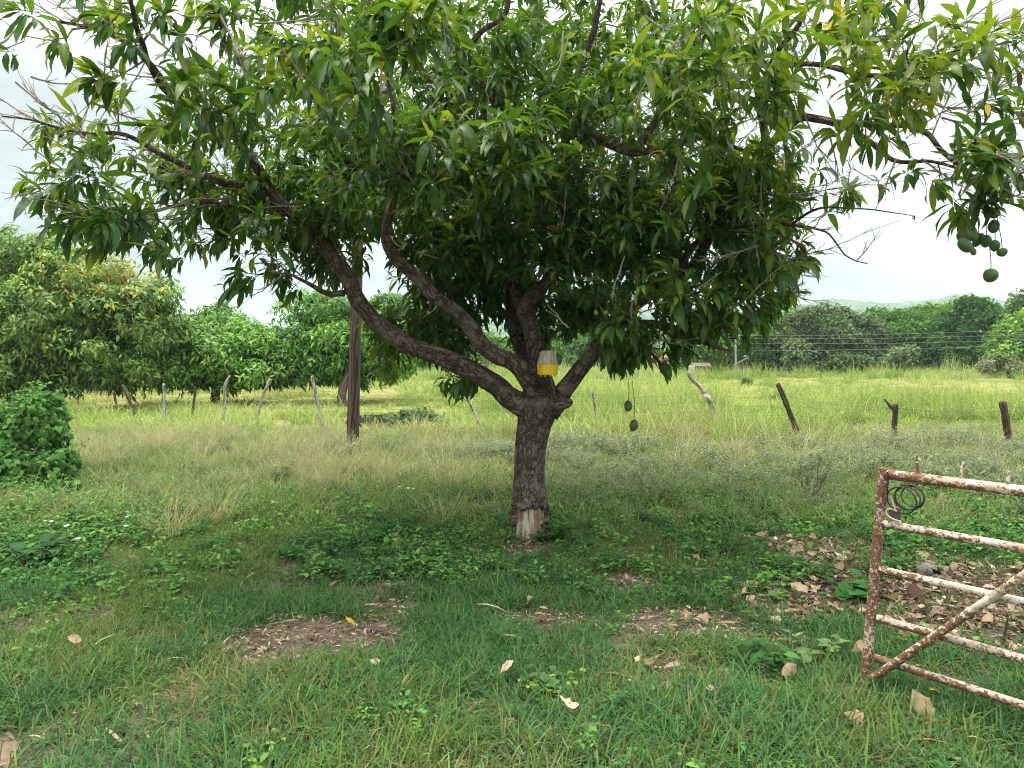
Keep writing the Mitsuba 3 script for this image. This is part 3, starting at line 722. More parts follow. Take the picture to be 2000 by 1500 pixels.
tpl = [leaf_template(4, half=0.105 + 0.014 * (j % 3), bend=[0.2, 0.8, 1.5, 0.5, 1.1][j], fold=[0.3, 0.18, 0.4, 0.12, 0.25][j], wave=0.20, seed=j) for j in range(5)]
fine = [leaf_template(9, half=0.105 + 0.014 * (j % 3), bend=[0.2, 0.8, 1.5, 0.5, 1.1][j], fold=[0.3, 0.18, 0.4, 0.12, 0.25][j], wave=0.16, seed=j) for j in range(5)]
kind = rng.integers(0, 5, len(src))
R = frames(ld, lup)
tint = rng.integers(0, 100, len(src)) + np.where(rng.random(len(src)) < (young[src] * 0.62 + 0.02 + 0.34 * np.clip(lpos[:, 0] - 0.8, 0, 1) * np.clip(lpos[:, 2] - 2.6, 0, 1)), 100, 0)
# a few yellow sprays on the right-hand branch, and scattered yellowing and browned leaves
yel = np.array([P(1775, 205, 5.0), P(1670, 40, 4.9), P(1680, 165, 5.0), P(750, 575, 7.2), P(1960, 470, 4.8)])
dy = np.min(np.linalg.norm(tips[:, None] - yel[None], axis=2), axis=1)
tint = np.where((dy[src] < 0.17) & (rng.random(len(src)) < 0.75), 200 + tint % 30, tint)
tint = np.where(rng.random(len(src)) < 0.006, 200 + tint % 60, tint)
# the leaves that show largest stand alone
rel = lpos - np.array([0, 0, EYE])
sx, sy = 1000 + FOC * rel[:, 0] / rel[:, 1], 700 - FOC * rel[:, 2] / rel[:, 1]
inframe = (sx > 15) & (sx < 1985) & (sy > 10) & (sy < 800)
facing = np.abs((R[:, :, 2] * norm(rel)).sum(1)) * 0.8 + 0.2
size = np.where(inframe, big * facing / rel[:, 1], 0)
chosen = np.zeros(len(src), bool)
chosen[np.argsort(-size)[:300]] = True
vs, fs, uvs, at = [], [], [], 0
for j in range(5):
    m = (kind == j) & ~chosen
    v, f, uv = tpl[j]
    a, b = place_many(v, f, lpos[m], R[m], big[m])
    vs.append(a)
    fs.append(b + at)
    at += len(a)
    uvs.append((uv[None] * [0.96, 1] + [0.02, 0] + np.stack([tint[m], tint[m] * 0], -1)[:, None]).reshape(-1, 2))
part(tree, 'foliage', (np.vstack(vs), np.vstack(fs)), 'mat_mango_leaf', stuff=True, smooth=True, uv=np.vstack(uvs))
for i in np.nonzero(chosen)[0]:
    v, f, uv = fine[kind[i]]
    a, b = place_many(v, f, lpos[i:i + 1], R[i:i + 1], big[i:i + 1])
    part(tree, 'leaf', (a, b), 'mat_mango_leaf', smooth=True, uv=uv * [0.96, 1] + [0.02 + tint[i], 0])

# ------------------------------------------------------------------ mangoes, hanging from the tree
def fruit_mesh(rx, rz, seed, sub=3):
    m = trimesh.creation.icosphere(subdivisions=sub, radius=1.0)
    v = m.vertices.copy()
    g = np.random.default_rng(seed)
    v *= 1 + 0.08 * (nfbm(v * 1.3 + seed, 2, 2)[:, None] - 0.5)
    v[:, 0] *= rx * (1 + 0.10 * v[:, 2])
    v[:, 1] *= rx * 0.92
    v[:, 2] *= rz
    v[:, 0] += 0.16 * rx * (v[:, 2] / rz) ** 2 * (v[:, 2] < 0)
    a = g.uniform(0, 6.28)
    c, s = np.cos(a), np.sin(a)
    t = g.normal(0, 0.12, 2)
    v = v @ np.array([[c, -s, 0], [s, c, 0], [0, 0, 1]]).T
    v[:, 0] += v[:, 2] * t[0]
    v[:, 1] += v[:, 2] * t[1]
    return v, m.faces


def mango(px, py, d, wide, tall, stalk, label, group=None, young=False, seed=0):
    """wide, tall: its size in the photograph's pixels; stalk: metres of stalk above it."""
    k = thing('mango', label, 'mango', group)
    c = P(px, py, d)
    s = d / FOC / 2
    v, f = fruit_mesh(wide * s, tall * s, seed)
    part(k, 'fruit', (v + c, f), 'mat_young_skin' if young else 'mat_mango_skin', smooth=True)
    n = 7
    t = np.linspace(0, 1, n)
    g = np.random.default_rng(seed + 50)
    pts = c + np.array([0, 0, tall * s * 0.93]) + np.stack([g.normal(0, .012) * t, g.normal(0, .02) * t, stalk * t], -1) + (np.sin(t * 5) * 0.006 * stalk * 4)[:, None] * np.array([1, .4, 0])
    part(k, 'stalk', thin_tube(pts, np.linspace(0.0030, 0.0024, n), 6), 'mat_stalk', smooth=True)


mango(1227, 793, 6.5, 17, 22, .19, 'green mango on a short stalk, upper one of the pair right of the trunk')
mango(1238, 831, 6.5, 17, 24, .34, 'green mango hanging lowest on a long stalk right of the trunk', seed=1)
mango(1935, 538, 4.75, 28, 27, .18, 'big round green mango hanging alone below the fruit cluster against the sky', seed=2)
CG = 'mangoes of the fruit cluster under the right-hand branch'
mango(1885, 479, 4.70, 27, 29, .20, 'large pale green mango at the front left of the fruit cluster', CG, seed=3)
mango(1898, 459, 4.78, 22, 26, .16, 'green mango half hidden behind the large pale one of the fruit cluster', CG, seed=4)
mango(1880, 463, 4.90, 22, 24, .16, 'dark green mango at the outer left edge of the fruit cluster', CG, seed=5)
mango(1911, 469, 4.92, 20, 26, .16, 'shaded green mango in the middle of the fruit cluster, left one of two', CG, seed=6)
mango(1926, 471, 4.85, 21, 25, .18, 'shaded green mango in the middle of the fruit cluster, right one of two', CG, seed=7)
mango(1943, 480, 4.76, 19, 22, .18, 'green mango at the lower right of the fruit cluster beside a yellow leaf', CG, seed=8)
mango(1957, 493, 4.74, 19, 17, .20, 'roundish green mango at the far right end of the fruit cluster', CG, seed=9)
mango(1901, 492, 4.80, 11, 14, .14, 'small dark mango at the bottom of the fruit cluster', CG, seed=10)
mango(1941, 442, 4.80, 22, 27, .15, 'dark green mango higher in the fruit cluster, the lower of two one above the other', CG, seed=11)
mango(1943, 416, 4.88, 20, 22, .12, 'dark green mango at the very top of the fruit cluster', CG, seed=12)
mango(472, 118, 4.95, 22, 30, .20, 'dark green mango high in the left part of the crown', seed=13)
mango(460, 191, 5.0, 28, 30, .20, 'rounded green mango half hidden by leaves in the left part of the crown', seed=14)
mango(668, 263, 5.3, 22, 27, .20, 'dark mango in the shade of the crown left of the middle branches', seed=15)
mango(1091, 703, 6.55, 15, 24, .30, 'dark mango just behind the yellow trap', seed=16)
mango(1197, 577, 6.0, 11, 14, .22, 'small unripe mango among the leaves above the right fork', None, True, 17)
mango(1164, 611, 6.1, 9, 11, .20, 'tiny pale mango on a thread-like stalk near the right fork', None, True, 18)
mango(1184, 611, 6.1, 11, 12, .24, 'tiny yellowish green mango beside the right fork of the tree', None, True, 19)
mango(1325, 668, 5.9, 14, 9, .10, 'small yellowish mango at the end of a reddish stalk', None, True, 20)
mango(1288, 690, 5.9, 15, 18, .20, 'small light green mango low in the leaves right of the trunk', None, True, 21)

# ------------------------------------------------------------------ the fruit-fly trap
trap = thing('insect_trap', 'yellow insect trap with a cloudy clear lid hanging in the fork of the tree', 'insect trap')
TC = P(1069.5, 733, 6.22)
SC = 6.22 / FOC


def squircle(r, z, n=48, p=3.6, turn=0.42):
    a = np.linspace(0, 2 * np.pi, n, endpoint=False)
    c, s = np.cos(a), np.sin(a)
    q = r / (np.abs(c) ** p + np.abs(s) ** p) ** (1 / p)
    x, y = q * c, q * s
    return np.stack([x * np.cos(turn) - y * np.sin(turn), x * np.sin(turn) + y * np.cos(turn), 0 * a + z], -1)


def loft(rings, close_top=True, close_bottom=False):
    n = len(rings[0])
    v = np.vstack(rings)
    f = []
    for i in range(len(rings) - 1):
        for j in range(n):
            k = (j + 1) % n
            f += [[i * n + j, i * n + k, (i + 1) * n + k], [i * n + j, (i + 1) * n + k, (i + 1) * n + j]]
    if close_bottom:
        v = np.vstack([v, rings[0].mean(0)])
        f += [[len(v) - 1, (j + 1) % n, j] for j in range(n)]
    if close_top:
        v = np.vstack([v, rings[-1].mean(0)])
        o = (len(rings) - 1) * n
        f += [[len(v) - 1, o + j, o + (j + 1) % n] for j in range(n)]
    return v, np.array(f)


def at(m, c):
    return m[0] + c, m[1]


w = SC
base_rings = [squircle(r * w, z * w) for r, z in [(14, 1.2), (16.6, 1.2), (17.2, 2.0), (18.2, 17.0), (18.9, 17.6), (18.9, 20.6), (18.2, 21.0), (17.4, 20.4), (16.6, 4.0), (6, 3.2)]]
part(trap, 'base', at(loft(base_rings, True, True), TC), 'mat_yellow_plastic', smooth=30)
a48 = np.linspace(0, 2 * np.pi, 48, endpoint=False)


def ribbed(r, z):
    g = squircle(r * w, z * w)
    k = 1 + 0.028 * np.sign(np.sin(a48 * 12))
    g[:, :2] *= k[:, None]
    return g


lid_rings = [squircle(18.4 * w, 21.3 * w), squircle(18.6 * w, 23.2 * w), ribbed(17.6, 24.2), ribbed(14.0, 42.2), squircle(13.8 * w, 43.2 * w), squircle(13.0 * w, 45.6 * w), squircle(10 * w, 47.4 * w), squircle(4 * w, 48.0 * w)]
part(trap, 'lid', at(loft(lid_rings), TC), 'mat_cloudy_plastic', 'cloudy clear plastic lid with upright ribs', smooth=30)
for q in range(4):
    a = 0.42 + np.pi / 4 + q * np.pi / 2
    foot = trimesh.creation.cylinder(radius=1.6 * w, height=4.2 * w, sections=14)
    part(trap, 'foot', (foot.vertices + TC + np.array([np.cos(a) * 14.5, np.sin(a) * 14.5, -0.6]) * w, foot.faces), 'mat_yellow_plastic', smooth=30)
hz = np.linspace(0, 1, 12)
hp_ = TC + np.array([0, 0, 47.8 * w]) + np.stack([0.018 * np.sin(hz * 6), 0.25 * hz, 0.40 * hz], -1)
part(trap, 'hanger', thin_tube(hp_, np.full(12, 0.0016), 6), 'mat_wire', smooth=True)
wire_pts = np.array([P(1086, 735, 6.35), P(1093, 742, 6.36), P(1103, 752, 6.38), P(1096, 748, 6.4)])

# ------------------------------------------------------------------ the rusty pipe gate
gate = thing('pipe_gate', 'open pipe gate with flaking white paint and brown rust, standing in the grass', 'gate')


def on_gate(h, s):
    """A point of the gate h metres above its foot line and s metres along it from the free post."""
    o = G0 + GD * s
    return np.array([o[0], o[1], h])


G0 = np.array([1.780, 3.67])
GD = norm(np.array([[0.40, -0.52]]))[0]
GN = np.array([-GD[1], GD[0]])


def pipe(a, b, r, sides=28, end=True):
    n = max(3, int(np.linalg.norm(b - a) / 0.06))
    t = np.linspace(0, 1, n)[:, None]
    (v, f), uv = tube(np.column_stack([a + (b - a) * t, np.full(n, r)]), sides, lambda q, an, al: 0.02 * (nfbm(q * 30, 2, 1) - 0.5))
    return v, f, uv


LEN = 3.0
v, f, uv = pipe(on_gate(0.015, -0.045), on_gate(1.068, 0.03), 0.0245)
part(gate, 'post', (v, f), 'mat_rusty_post', 'upright end post, more rust than paint', smooth=40)
RAILS = [(1.042, .0242, .0), (.800, .0190, -.0), (.572, .0190, 0), (.330, .0188, 0), (.132, .0188, 0)]
for h, r, q in RAILS:
    v, f, uv = pipe(on_gate(h, 0.03 * h + 0.0), on_gate(h - 0.012, LEN), r)
    part(gate, 'rail', (v, f), 'mat_rusty_paint', smooth=40)
v, f, uv = pipe(on_gate(0.045, 0.012) - np.array([GN[0], GN[1], 0]) * -0.043, on_gate(1.03, 0.97) + np.array([GN[0], GN[1], 0]) * 0.043, 0.0190)
v[:, :2] -= 2 * 0.043 * GN                                       # the brace lies on the viewer's side of the rails
part(gate, 'brace', (v, f), 'mat_rusty_paint', 'diagonal brace across the rails', smooth=40)
for q, s in enumerate((0.185, 0.375, 0.56, 0.74, 0.93, 1.12)):
    a, b = on_gate(1.055, s), on_gate(1.150 - .008 * (q % 3), s + 0.006 * (q % 2))
    t = np.linspace(0, 1, 6)[:, None]
    pts = a + (b - a) * t + np.array([0.0025, 0, 0]) * np.sin(t * 4 + s * 9)
    (v, f), uv = tube(np.column_stack([pts, [0.0090, .0075, .0068, .0062, .0052, .0030]]), 10)
    part(gate, 'spike', (v, f), 'mat_rusty_paint', smooth=40)
v, f, uv = pipe(on_gate(0.02, LEN), on_gate(1.30, LEN), 0.032)
part(gate, 'post', (v, f), 'mat_rusty_post', smooth=40)

# wire, rope and latch hanging from the gate's top rail
coil = thing('wire_coil', 'coil of black wire hanging under the top rail of the gate', 'wire coil')
vs, ax = on_gate(0.952, 0.135), np.array([GD[0], GD[1], 0])
for q, (rad, du, dh, tilt) in enumerate([(0.072, .03, .0, .2), (0.058, .045, .006, -.3), (0.078, -.005, -.02, .5), (0.066, .02, -.008, .05)]):
    a = np.linspace(0, 2 * np.pi, 40)
    pts = vs + ax * (np.cos(a) * rad * 0.9 + du)[:, None] + np.array([0, 0, 1]) * (np.sin(a) * rad * 0.8 + dh)[:, None] + np.array([GN[0], GN[1], 0]) * (-0.03 + 0.02 * tilt * np.cos(a + q))[:, None]
    part(coil, 'loop', thin_tube(pts, np.full(40, 0.0034), 8), 'mat_black_wire', smooth=True)
hang = np.array([on_gate(1.06, .062), on_gate(1.02, .066), on_gate(.98, .064), on_gate(.95, .062)]) - np.array([GN[0], GN[1], 0]) * 0.032
part(coil, 'tie', thin_tube(hang, np.full(4, 0.0036), 8), 'mat_black_wire', smooth=True)
latch = thing('latch_pin', 'small rusted latch pin with pale rope dangling inside the gate corner', 'latch')
lp_ = np.array([on_gate(.945, .07), on_gate(.92, .082), on_gate(.885, .095), on_gate(.88, .09), on_gate(.875, .105), on_gate(.882, .07), on_gate(.870, .055), on_gate(.850, .058), on_gate(.835, .085), on_gate(.828, .125)]) - np.array([GN[0], GN[1], 0]) * 0.02
part(latch, 'rope', thin_tube(smooth_path(np.column_stack([lp_, np.full(10, .0045)]), 0.01)[:, :3], np.full(len(smooth_path(np.column_stack([lp_, np.full(10, .0045)]), 0.01)), 0.0042), 8), 'mat_rope', smooth=True)
v, f, uv = pipe(on_gate(.935, .088), on_gate(.872, .085), 0.009, 14)
part(latch, 'pin', (v, f), 'mat_rusty_post', smooth=40)
pl = trimesh.creation.box([0.045, 0.014, 0.055])
ang = math.atan2(GD[1], GD[0])
plv = pl.vertices @ np.array([[math.cos(ang), -math.sin(ang), 0], [math.sin(ang), math.cos(ang), 0], [0, 0, 1]]).T + on_gate(.858, .088)
part(latch, 'plate', (plv, pl.faces), 'mat_iron')

# ------------------------------------------------------------------ utility pole behind the tree
pole = thing('utility_pole', 'dark weathered wooden utility pole rising behind the mango tree', 'utility pole')
prow = np.array([[*P(688, 905, 13.2), .108], [*P(689, 860, 13.2), .106], [*P(693, 700, 13.2), .100], [*P(698, 500, 13.2), .096], [*P(704, 300, 13.2), .092], [*P(712, 60, 13.2), .088], [*P(716, -60, 13.2), .086]])
(v, f), uv = tube(smooth_path(prow, 0.06), 40, lambda q, a, s: 0.08 * (nfbm(np.stack([np.cos(a) * 6, np.sin(a) * 6, q[..., 2] * 0.35], -1), 4, 5) - 0.5) + 0.05 * (nz(np.stack([a * 0, a * 0, q[..., 2] * 1.4], -1), 7) - 0.5))
part(pole, 'shaft', (v, f), 'mat_timber', smooth=True, uv=uv)
stub = trimesh.creation.box([0.075, 0.05, 0.13])
part(pole, 'bracket', (stub.vertices + P(702, 819, 13.15), stub.faces), 'mat_iron')
cab = np.array([[*P(700, 815, 13.08), .009], [*P(703, 700, 13.08), .009], [*P(708, 500, 13.08), .009], [*P(716, 250, 13.08), .009]])
(v, f), uv = tube(smooth_path(cab, 0.2), 8)
part(pole, 'cable', (v, f), 'mat_iron', smooth=True)
arm = trimesh.creation.box([1.7, 0.09, 0.11])
part(pole, 'crossarm', (arm.vertices + P(714, -20, 13.08) + np.array([0, -0.06, 0]), arm.faces), 'mat_timber')
guy = np.array([P(704, 330, 13.2), P(440, 605, 30.0)])
t = np.linspace(0, 1, 24)[:, None]
gp = guy[0] * (1 - t) + guy[1] * t + np.array([0, 0, -0.5]) * (t * (1 - t)) * 4
whole('overhead_wire', thin_tube(gp, np.full(24, 0.007), 5), 'mat_wire', 'thin overhead wire sloping from the wooden pole towards the trees at the left', 'wire', smooth=True)

# ------------------------------------------------------------------ fence posts and barbed wire
POSTS = [
    ('dark crooked fence post, the leftmost one, under the big mango tree at the left', 'dark', .045, [(235, 822, 20.5), (231, 800, 20.5), (226, 785, 20.5), (223, 766, 20.5)]),
    ('dark slender fence post leaning to the left beside the leftmost post', 'dark', .05, [(272, 835, 18.5), (262, 808, 18.5), (252, 780, 18.6), (239, 752, 18.7)]),
    ('straight upright pale fence post at the left', 'pale', .05, [(322, 835, 17.8), (321, 812, 17.8), (320, 780, 17.8), (320, 750, 17.8)]),
    ('thin dark fence post below the middle trees at the left', 'dark', .042, [(374, 815, 19.5), (377, 798, 19.5), (380, 775, 19.5), (382, 755, 19.5)]),
    ('pale bent fence post curving right at the top', 'pale', .045, [(434, 835, 17.5), (437, 810, 17.5), (439, 775, 17.5), (440, 752, 17.5), (449, 734, 17.5)]),
    ('pale fence post leaning to the right, whitish', 'pale', .05, [(498, 840, 17.0), (502, 815, 17.0), (509, 785, 17.0), (520, 757, 17.0), (529, 741, 17.0)]),
    ('grey fence post leaning to the left, just left of the wooden pole', 'pale', .05, [(635, 850, 16.2), (629, 825, 16.2), (621, 790, 16.2), (609, 735, 16.2)]),
    ('small far fence post standing in the field left of the pole', 'pale', .05, [(586, 768, 36.0), (587, 750, 36.0), (589, 728, 36.0)]),
    ('grey fence post leaning left, half hidden in grass left of the trunk', 'pale', .045, [(950, 858, 15.8), (940, 836, 15.8), (925, 802, 15.8), (907, 768, 15.8)]),
    ('mottled grey fence post right of the trunk behind the hanging mangoes', 'pale', .045, [(1172, 850, 15.6), (1168, 828, 15.6), (1163, 800, 15.6), (1156, 765, 15.6)]),
    ('long pale fence post bent in the middle, leaning left', 'pale', .055, [(1412, 862, 15.0), (1401, 830, 15.0), (1390, 795, 15.0), (1381, 776, 15.0), (1368, 757, 15.0), (1352, 741, 15.0), (1344, 728, 15.0)]),
    ('dark straight fence post leaning left in the bright grass', 'dark', .05, [(1563, 865, 14.2), (1552, 832, 14.2), (1540, 800, 14.2), (1528, 770, 14.2), (1519, 750, 14.2)]),
    ('short dark forked fence post with a Y-shaped top', 'dark', .052, [(1746, 875, 13.6), (1747, 840, 13.6), (1748, 812, 13.6), (1749, 790, 13.6)]),
    ('thick grey fence post at the right, above the gate', 'grey', .062, [(1977, 905, 12.8), (1972, 865, 12.8), (1965, 825, 12.8), (1958, 785, 12.8)]),
]
post_tops = []
for q, (lab, tone, r, pts) in enumerate(POSTS):
    k = thing('fence_post', lab, 'fence post', 'rough wooden posts of the wire fence')
    rows = np.array([[*P(*p), r * (.72 if q < 10 else .78 if q == 10 else .95) * (1.08 - 0.16 * i / len(pts))] for i, p in enumerate(pts)])
    rows[0, 2] = land(rows[0, 0], rows[0, 1]) - 0.05
    (v, f), uv = tube(smooth_path(rows, 0.03), 18, lambda w_, a, s: 0.42 * (nfbm(np.stack([np.cos(a) * 1.5, np.sin(a) * 1.5, s * 4 + q * 7], -1), 4, 5) - 0.5) + 0.22 * (nz(np.stack([a * 0, a * 0, s * 9 + q * 3], -1), 7) - 0.5))
    m = 'mat_pale_timber' if tone == 'pale' else 'mat_timber'
    part(k, 'stake', (v, f), m, smooth=True, uv=uv)
    if q == 12:
        fr = np.array([[*P(1747, 800, 13.6), .032], [*P(1741, 795, 13.6), .030], [*P(1735, 789, 13.6), .024], [*P(1727, 780, 13.6), .016]])
        (v, f), uv = tube(smooth_path(fr, 0.03), 12, limb_bump)
        part(k, 'branch', (v, f), m, smooth=True, uv=uv)
    if q == 10:
        (v, f), uv = tube(smooth_path(np.array([[*P(1377, 770, 14.95), .05], [*P(1382, 779, 14.93), .075], [*P(1388, 786, 14.95), .05]]), 0.02), 14, lambda w_, a, s: 0.5 * (nfbm(w_ * 14, 3, 5) - 0.5))
        part(k, 'knot', (v, f), m, smooth=True, uv=uv)
    post_tops.append(rows)
for q, frac in enumerate((0.42, 0.62, 0.82)):
    chain = []
    for rows in [post_tops[i] for i in (2, 4, 5, 6, 8, 9, 10, 11, 12, 13)]:
        h = 0.25 + frac * 0.9
        z = rows[:, 2] - rows[0, 2]
        h = min(h, z[-1] * 0.93)
        chain.append([np.interp(h, z, rows[:, c]) for c in range(3)])
    chain.append([chain[-1][0] + 2.2, chain[-1][1] - 1.0, chain[-1][2]])
    pts = []
    for a, b in zip(chain[:-1], chain[1:]):
        t = np.linspace(0, 1, 12, endpoint=False)[:, None]
        pts.append(np.array(a) * (1 - t) + np.array(b) * t + np.array([0, 0, -0.06]) * (t * (1 - t)) * 4)
    pts = np.vstack(pts)
    whole('barbed_wire', thin_tube(pts, np.full(len(pts), 0.0028), 4), 'mat_wire', ['lowest strand of wire strung along the fence posts', 'middle strand of wire strung along the fence posts', 'top strand of wire strung along the fence posts'][q], 'wire', 'wire strands of the fence', smooth=True)

# small far pole with four pale wires crossing in front of the right-hand trees
fp = thing('far_pole', 'thin pale pole far across the field in front of the trees', 'pole')
pr = np.array([[*P(1437, 735, 62), .09], [*P(1437, 640, 62), .07]])
(v, f), uv = tube(smooth_path(pr, 0.3), 12)
part(fp, 'shaft', (v, f), 'mat_pale_timber', smooth=True)
ca = trimesh.creation.box([0.09, 0.08, 1.4])
part(fp, 'strut', (ca.vertices @ np.array([[.5, 0, .87], [0, 1, 0], [-.87, 0, .5]]).T + P(1447, 706, 61.9), ca.faces), 'mat_stone')
for q, (ya, yb) in enumerate([(655, 640), (661, 650), (671, 660), (684, 670)]):
    a, b = P(1437, ya, 62), P(2080, yb, 56)
    t = np.linspace(0, 1, 30)[:, None]
    pts = a * (1 - t) + b * t + np.array([0, 0, -0.18]) * (t * (1 - t)) * 4
    whole('power_line', thin_tube(pts, np.full(30, 0.0045), 4), 'mat_pale_wire', ['topmost', 'second', 'third', 'lowest'][q] + ' of the four pale wires crossing in front of the far trees at the right', 'wire', 'pale wires in front of the far trees', smooth=True)

# ------------------------------------------------------------------ small far buildings
def box_at(c, size):
    m = trimesh.creation.box(size)
    return m.vertices + np.asarray(c), m.faces


def prism_roof(c, wx, wy, h, over=0.3):
    x, y = wx / 2 + over, wy / 2 + over
    v = np.array([[-x, -y, 0], [x, -y, 0], [x, y, 0], [-x, y, 0], [-x, 0, h], [x, 0, h], [-x, -y, -.08], [x, -y, -.08], [x, y, -.08], [-x, y, -.08]], float) + np.asarray(c)
    f = [[0, 1, 5], [0, 5, 4], [2, 3, 4], [2, 4, 5], [0, 4, 3], [1, 2, 5], [6, 8, 7], [6, 9, 8], [0, 6, 7], [0, 7, 1], [1, 7, 8], [1, 8, 2], [2, 8, 9], [2, 9, 3], [3, 9, 6], [3, 6, 0]]
    return v, np.array(f)


hb = thing('house', 'small house with an orange clay roof beyond the field, seen under the right fork', 'house')
o = P(1279, 715, 130)
o[2] = 0
part(hb, 'wall', box_at(o + [0, 0, 0.9], [4.2, 3.0, 1.9]), 'mat_tan_wall')
part(hb, 'roof', prism_roof(o + [0, 0, 1.82], 4.2, 3.0, 0.55), 'mat_roof')
part(hb, 'door', box_at(o + [1.6, -1.52, 0.85], [0.6, 0.06, 1.5]), 'mat_red_paint', 'red door')
part(hb, 'window', box_at(o + [-0.6, -1.51, 1.15], [0.9, 0.05, 0.7]), 'mat_dark_opening')
h2 = thing('house', 'low brick red hut with a whitish end wall, half hidden behind the low leaves', 'house')
o = P(1362, 731, 72)
o[2] = 0
part(h2, 'wall', box_at(o + [0.25, 0, 0.42], [1.5, 1.8, 0.9]), 'mat_brick_wall')
part(h2, 'gable', box_at(o + [-0.60, -0.2, 0.46], [0.16, 1.9, 1.0]), 'mat_white_wall', 'whitish end wall')
part(h2, 'roof', prism_roof(o + [0.25, 0, 0.88], 1.5, 1.8, 0.3, 0.12), 'mat_iron')
part(h2, 'window', box_at(o + [0.35, -0.91, 0.52], [0.4, 0.05, 0.35]), 'mat_dark_opening')
sw = thing('shed', 'pale grey low shed wall glimpsed under the big mango tree at the left', 'shed')
o = P(196, 778, 36)
o[2] = 0
part(sw, 'wall', box_at(o + [0, 0, 0.45], [1.7, 0.9, 0.95]), 'mat_stone')
part(sw, 'gable', box_at(o + [-0.55, -0.5, 0.42], [0.42, 0.12, 0.85]), 'mat_white_wall')

# ------------------------------------------------------------------ trees and bushes further back
droop5 = leaf_template(3, half=0.15, bend=0.9, fold=0.0, petiole=0.0, across=1, seed=2)
flat3 = leaf_template(2, half=0.30, bend=0.5, fold=0.0, petiole=0.0, across=1, seed=3)


def shell_points(blobs, n, inner=0.45, seed=0):
    """Random points near the surfaces of the ellipsoids (cx, cy, cz, rx, ry, rz), thinned where one covers another; with outward normals and a tone per blob."""
    g = np.random.default_rng(seed)
    b = np.asarray(blobs, float)
    area = (b[:, 3] * b[:, 4] + b[:, 3] * b[:, 5] + b[:, 4] * b[:, 5])
    k = g.choice(len(b), n, p=area / area.sum())
    u = norm(g.normal(size=(n, 3)))
    lump = 1 + 0.30 * (nfbm(u * 2.2 + k[:, None] * 3.1, 3, seed) - 0.5)
    rad = (1 - inner * g.random(n) ** 2.2) * lump
    p = b[k, :3] + u * b[k, 3:] * rad[:, None]
    covered = np.zeros(n)
    for q in b:
        covered += (((p - q[:3]) / q[3:]) ** 2).sum(1) < 0.55
    keep = covered - (rad < 0.74) < 1
    return p[keep], norm(u / b[k, 3:])[keep], k[keep]


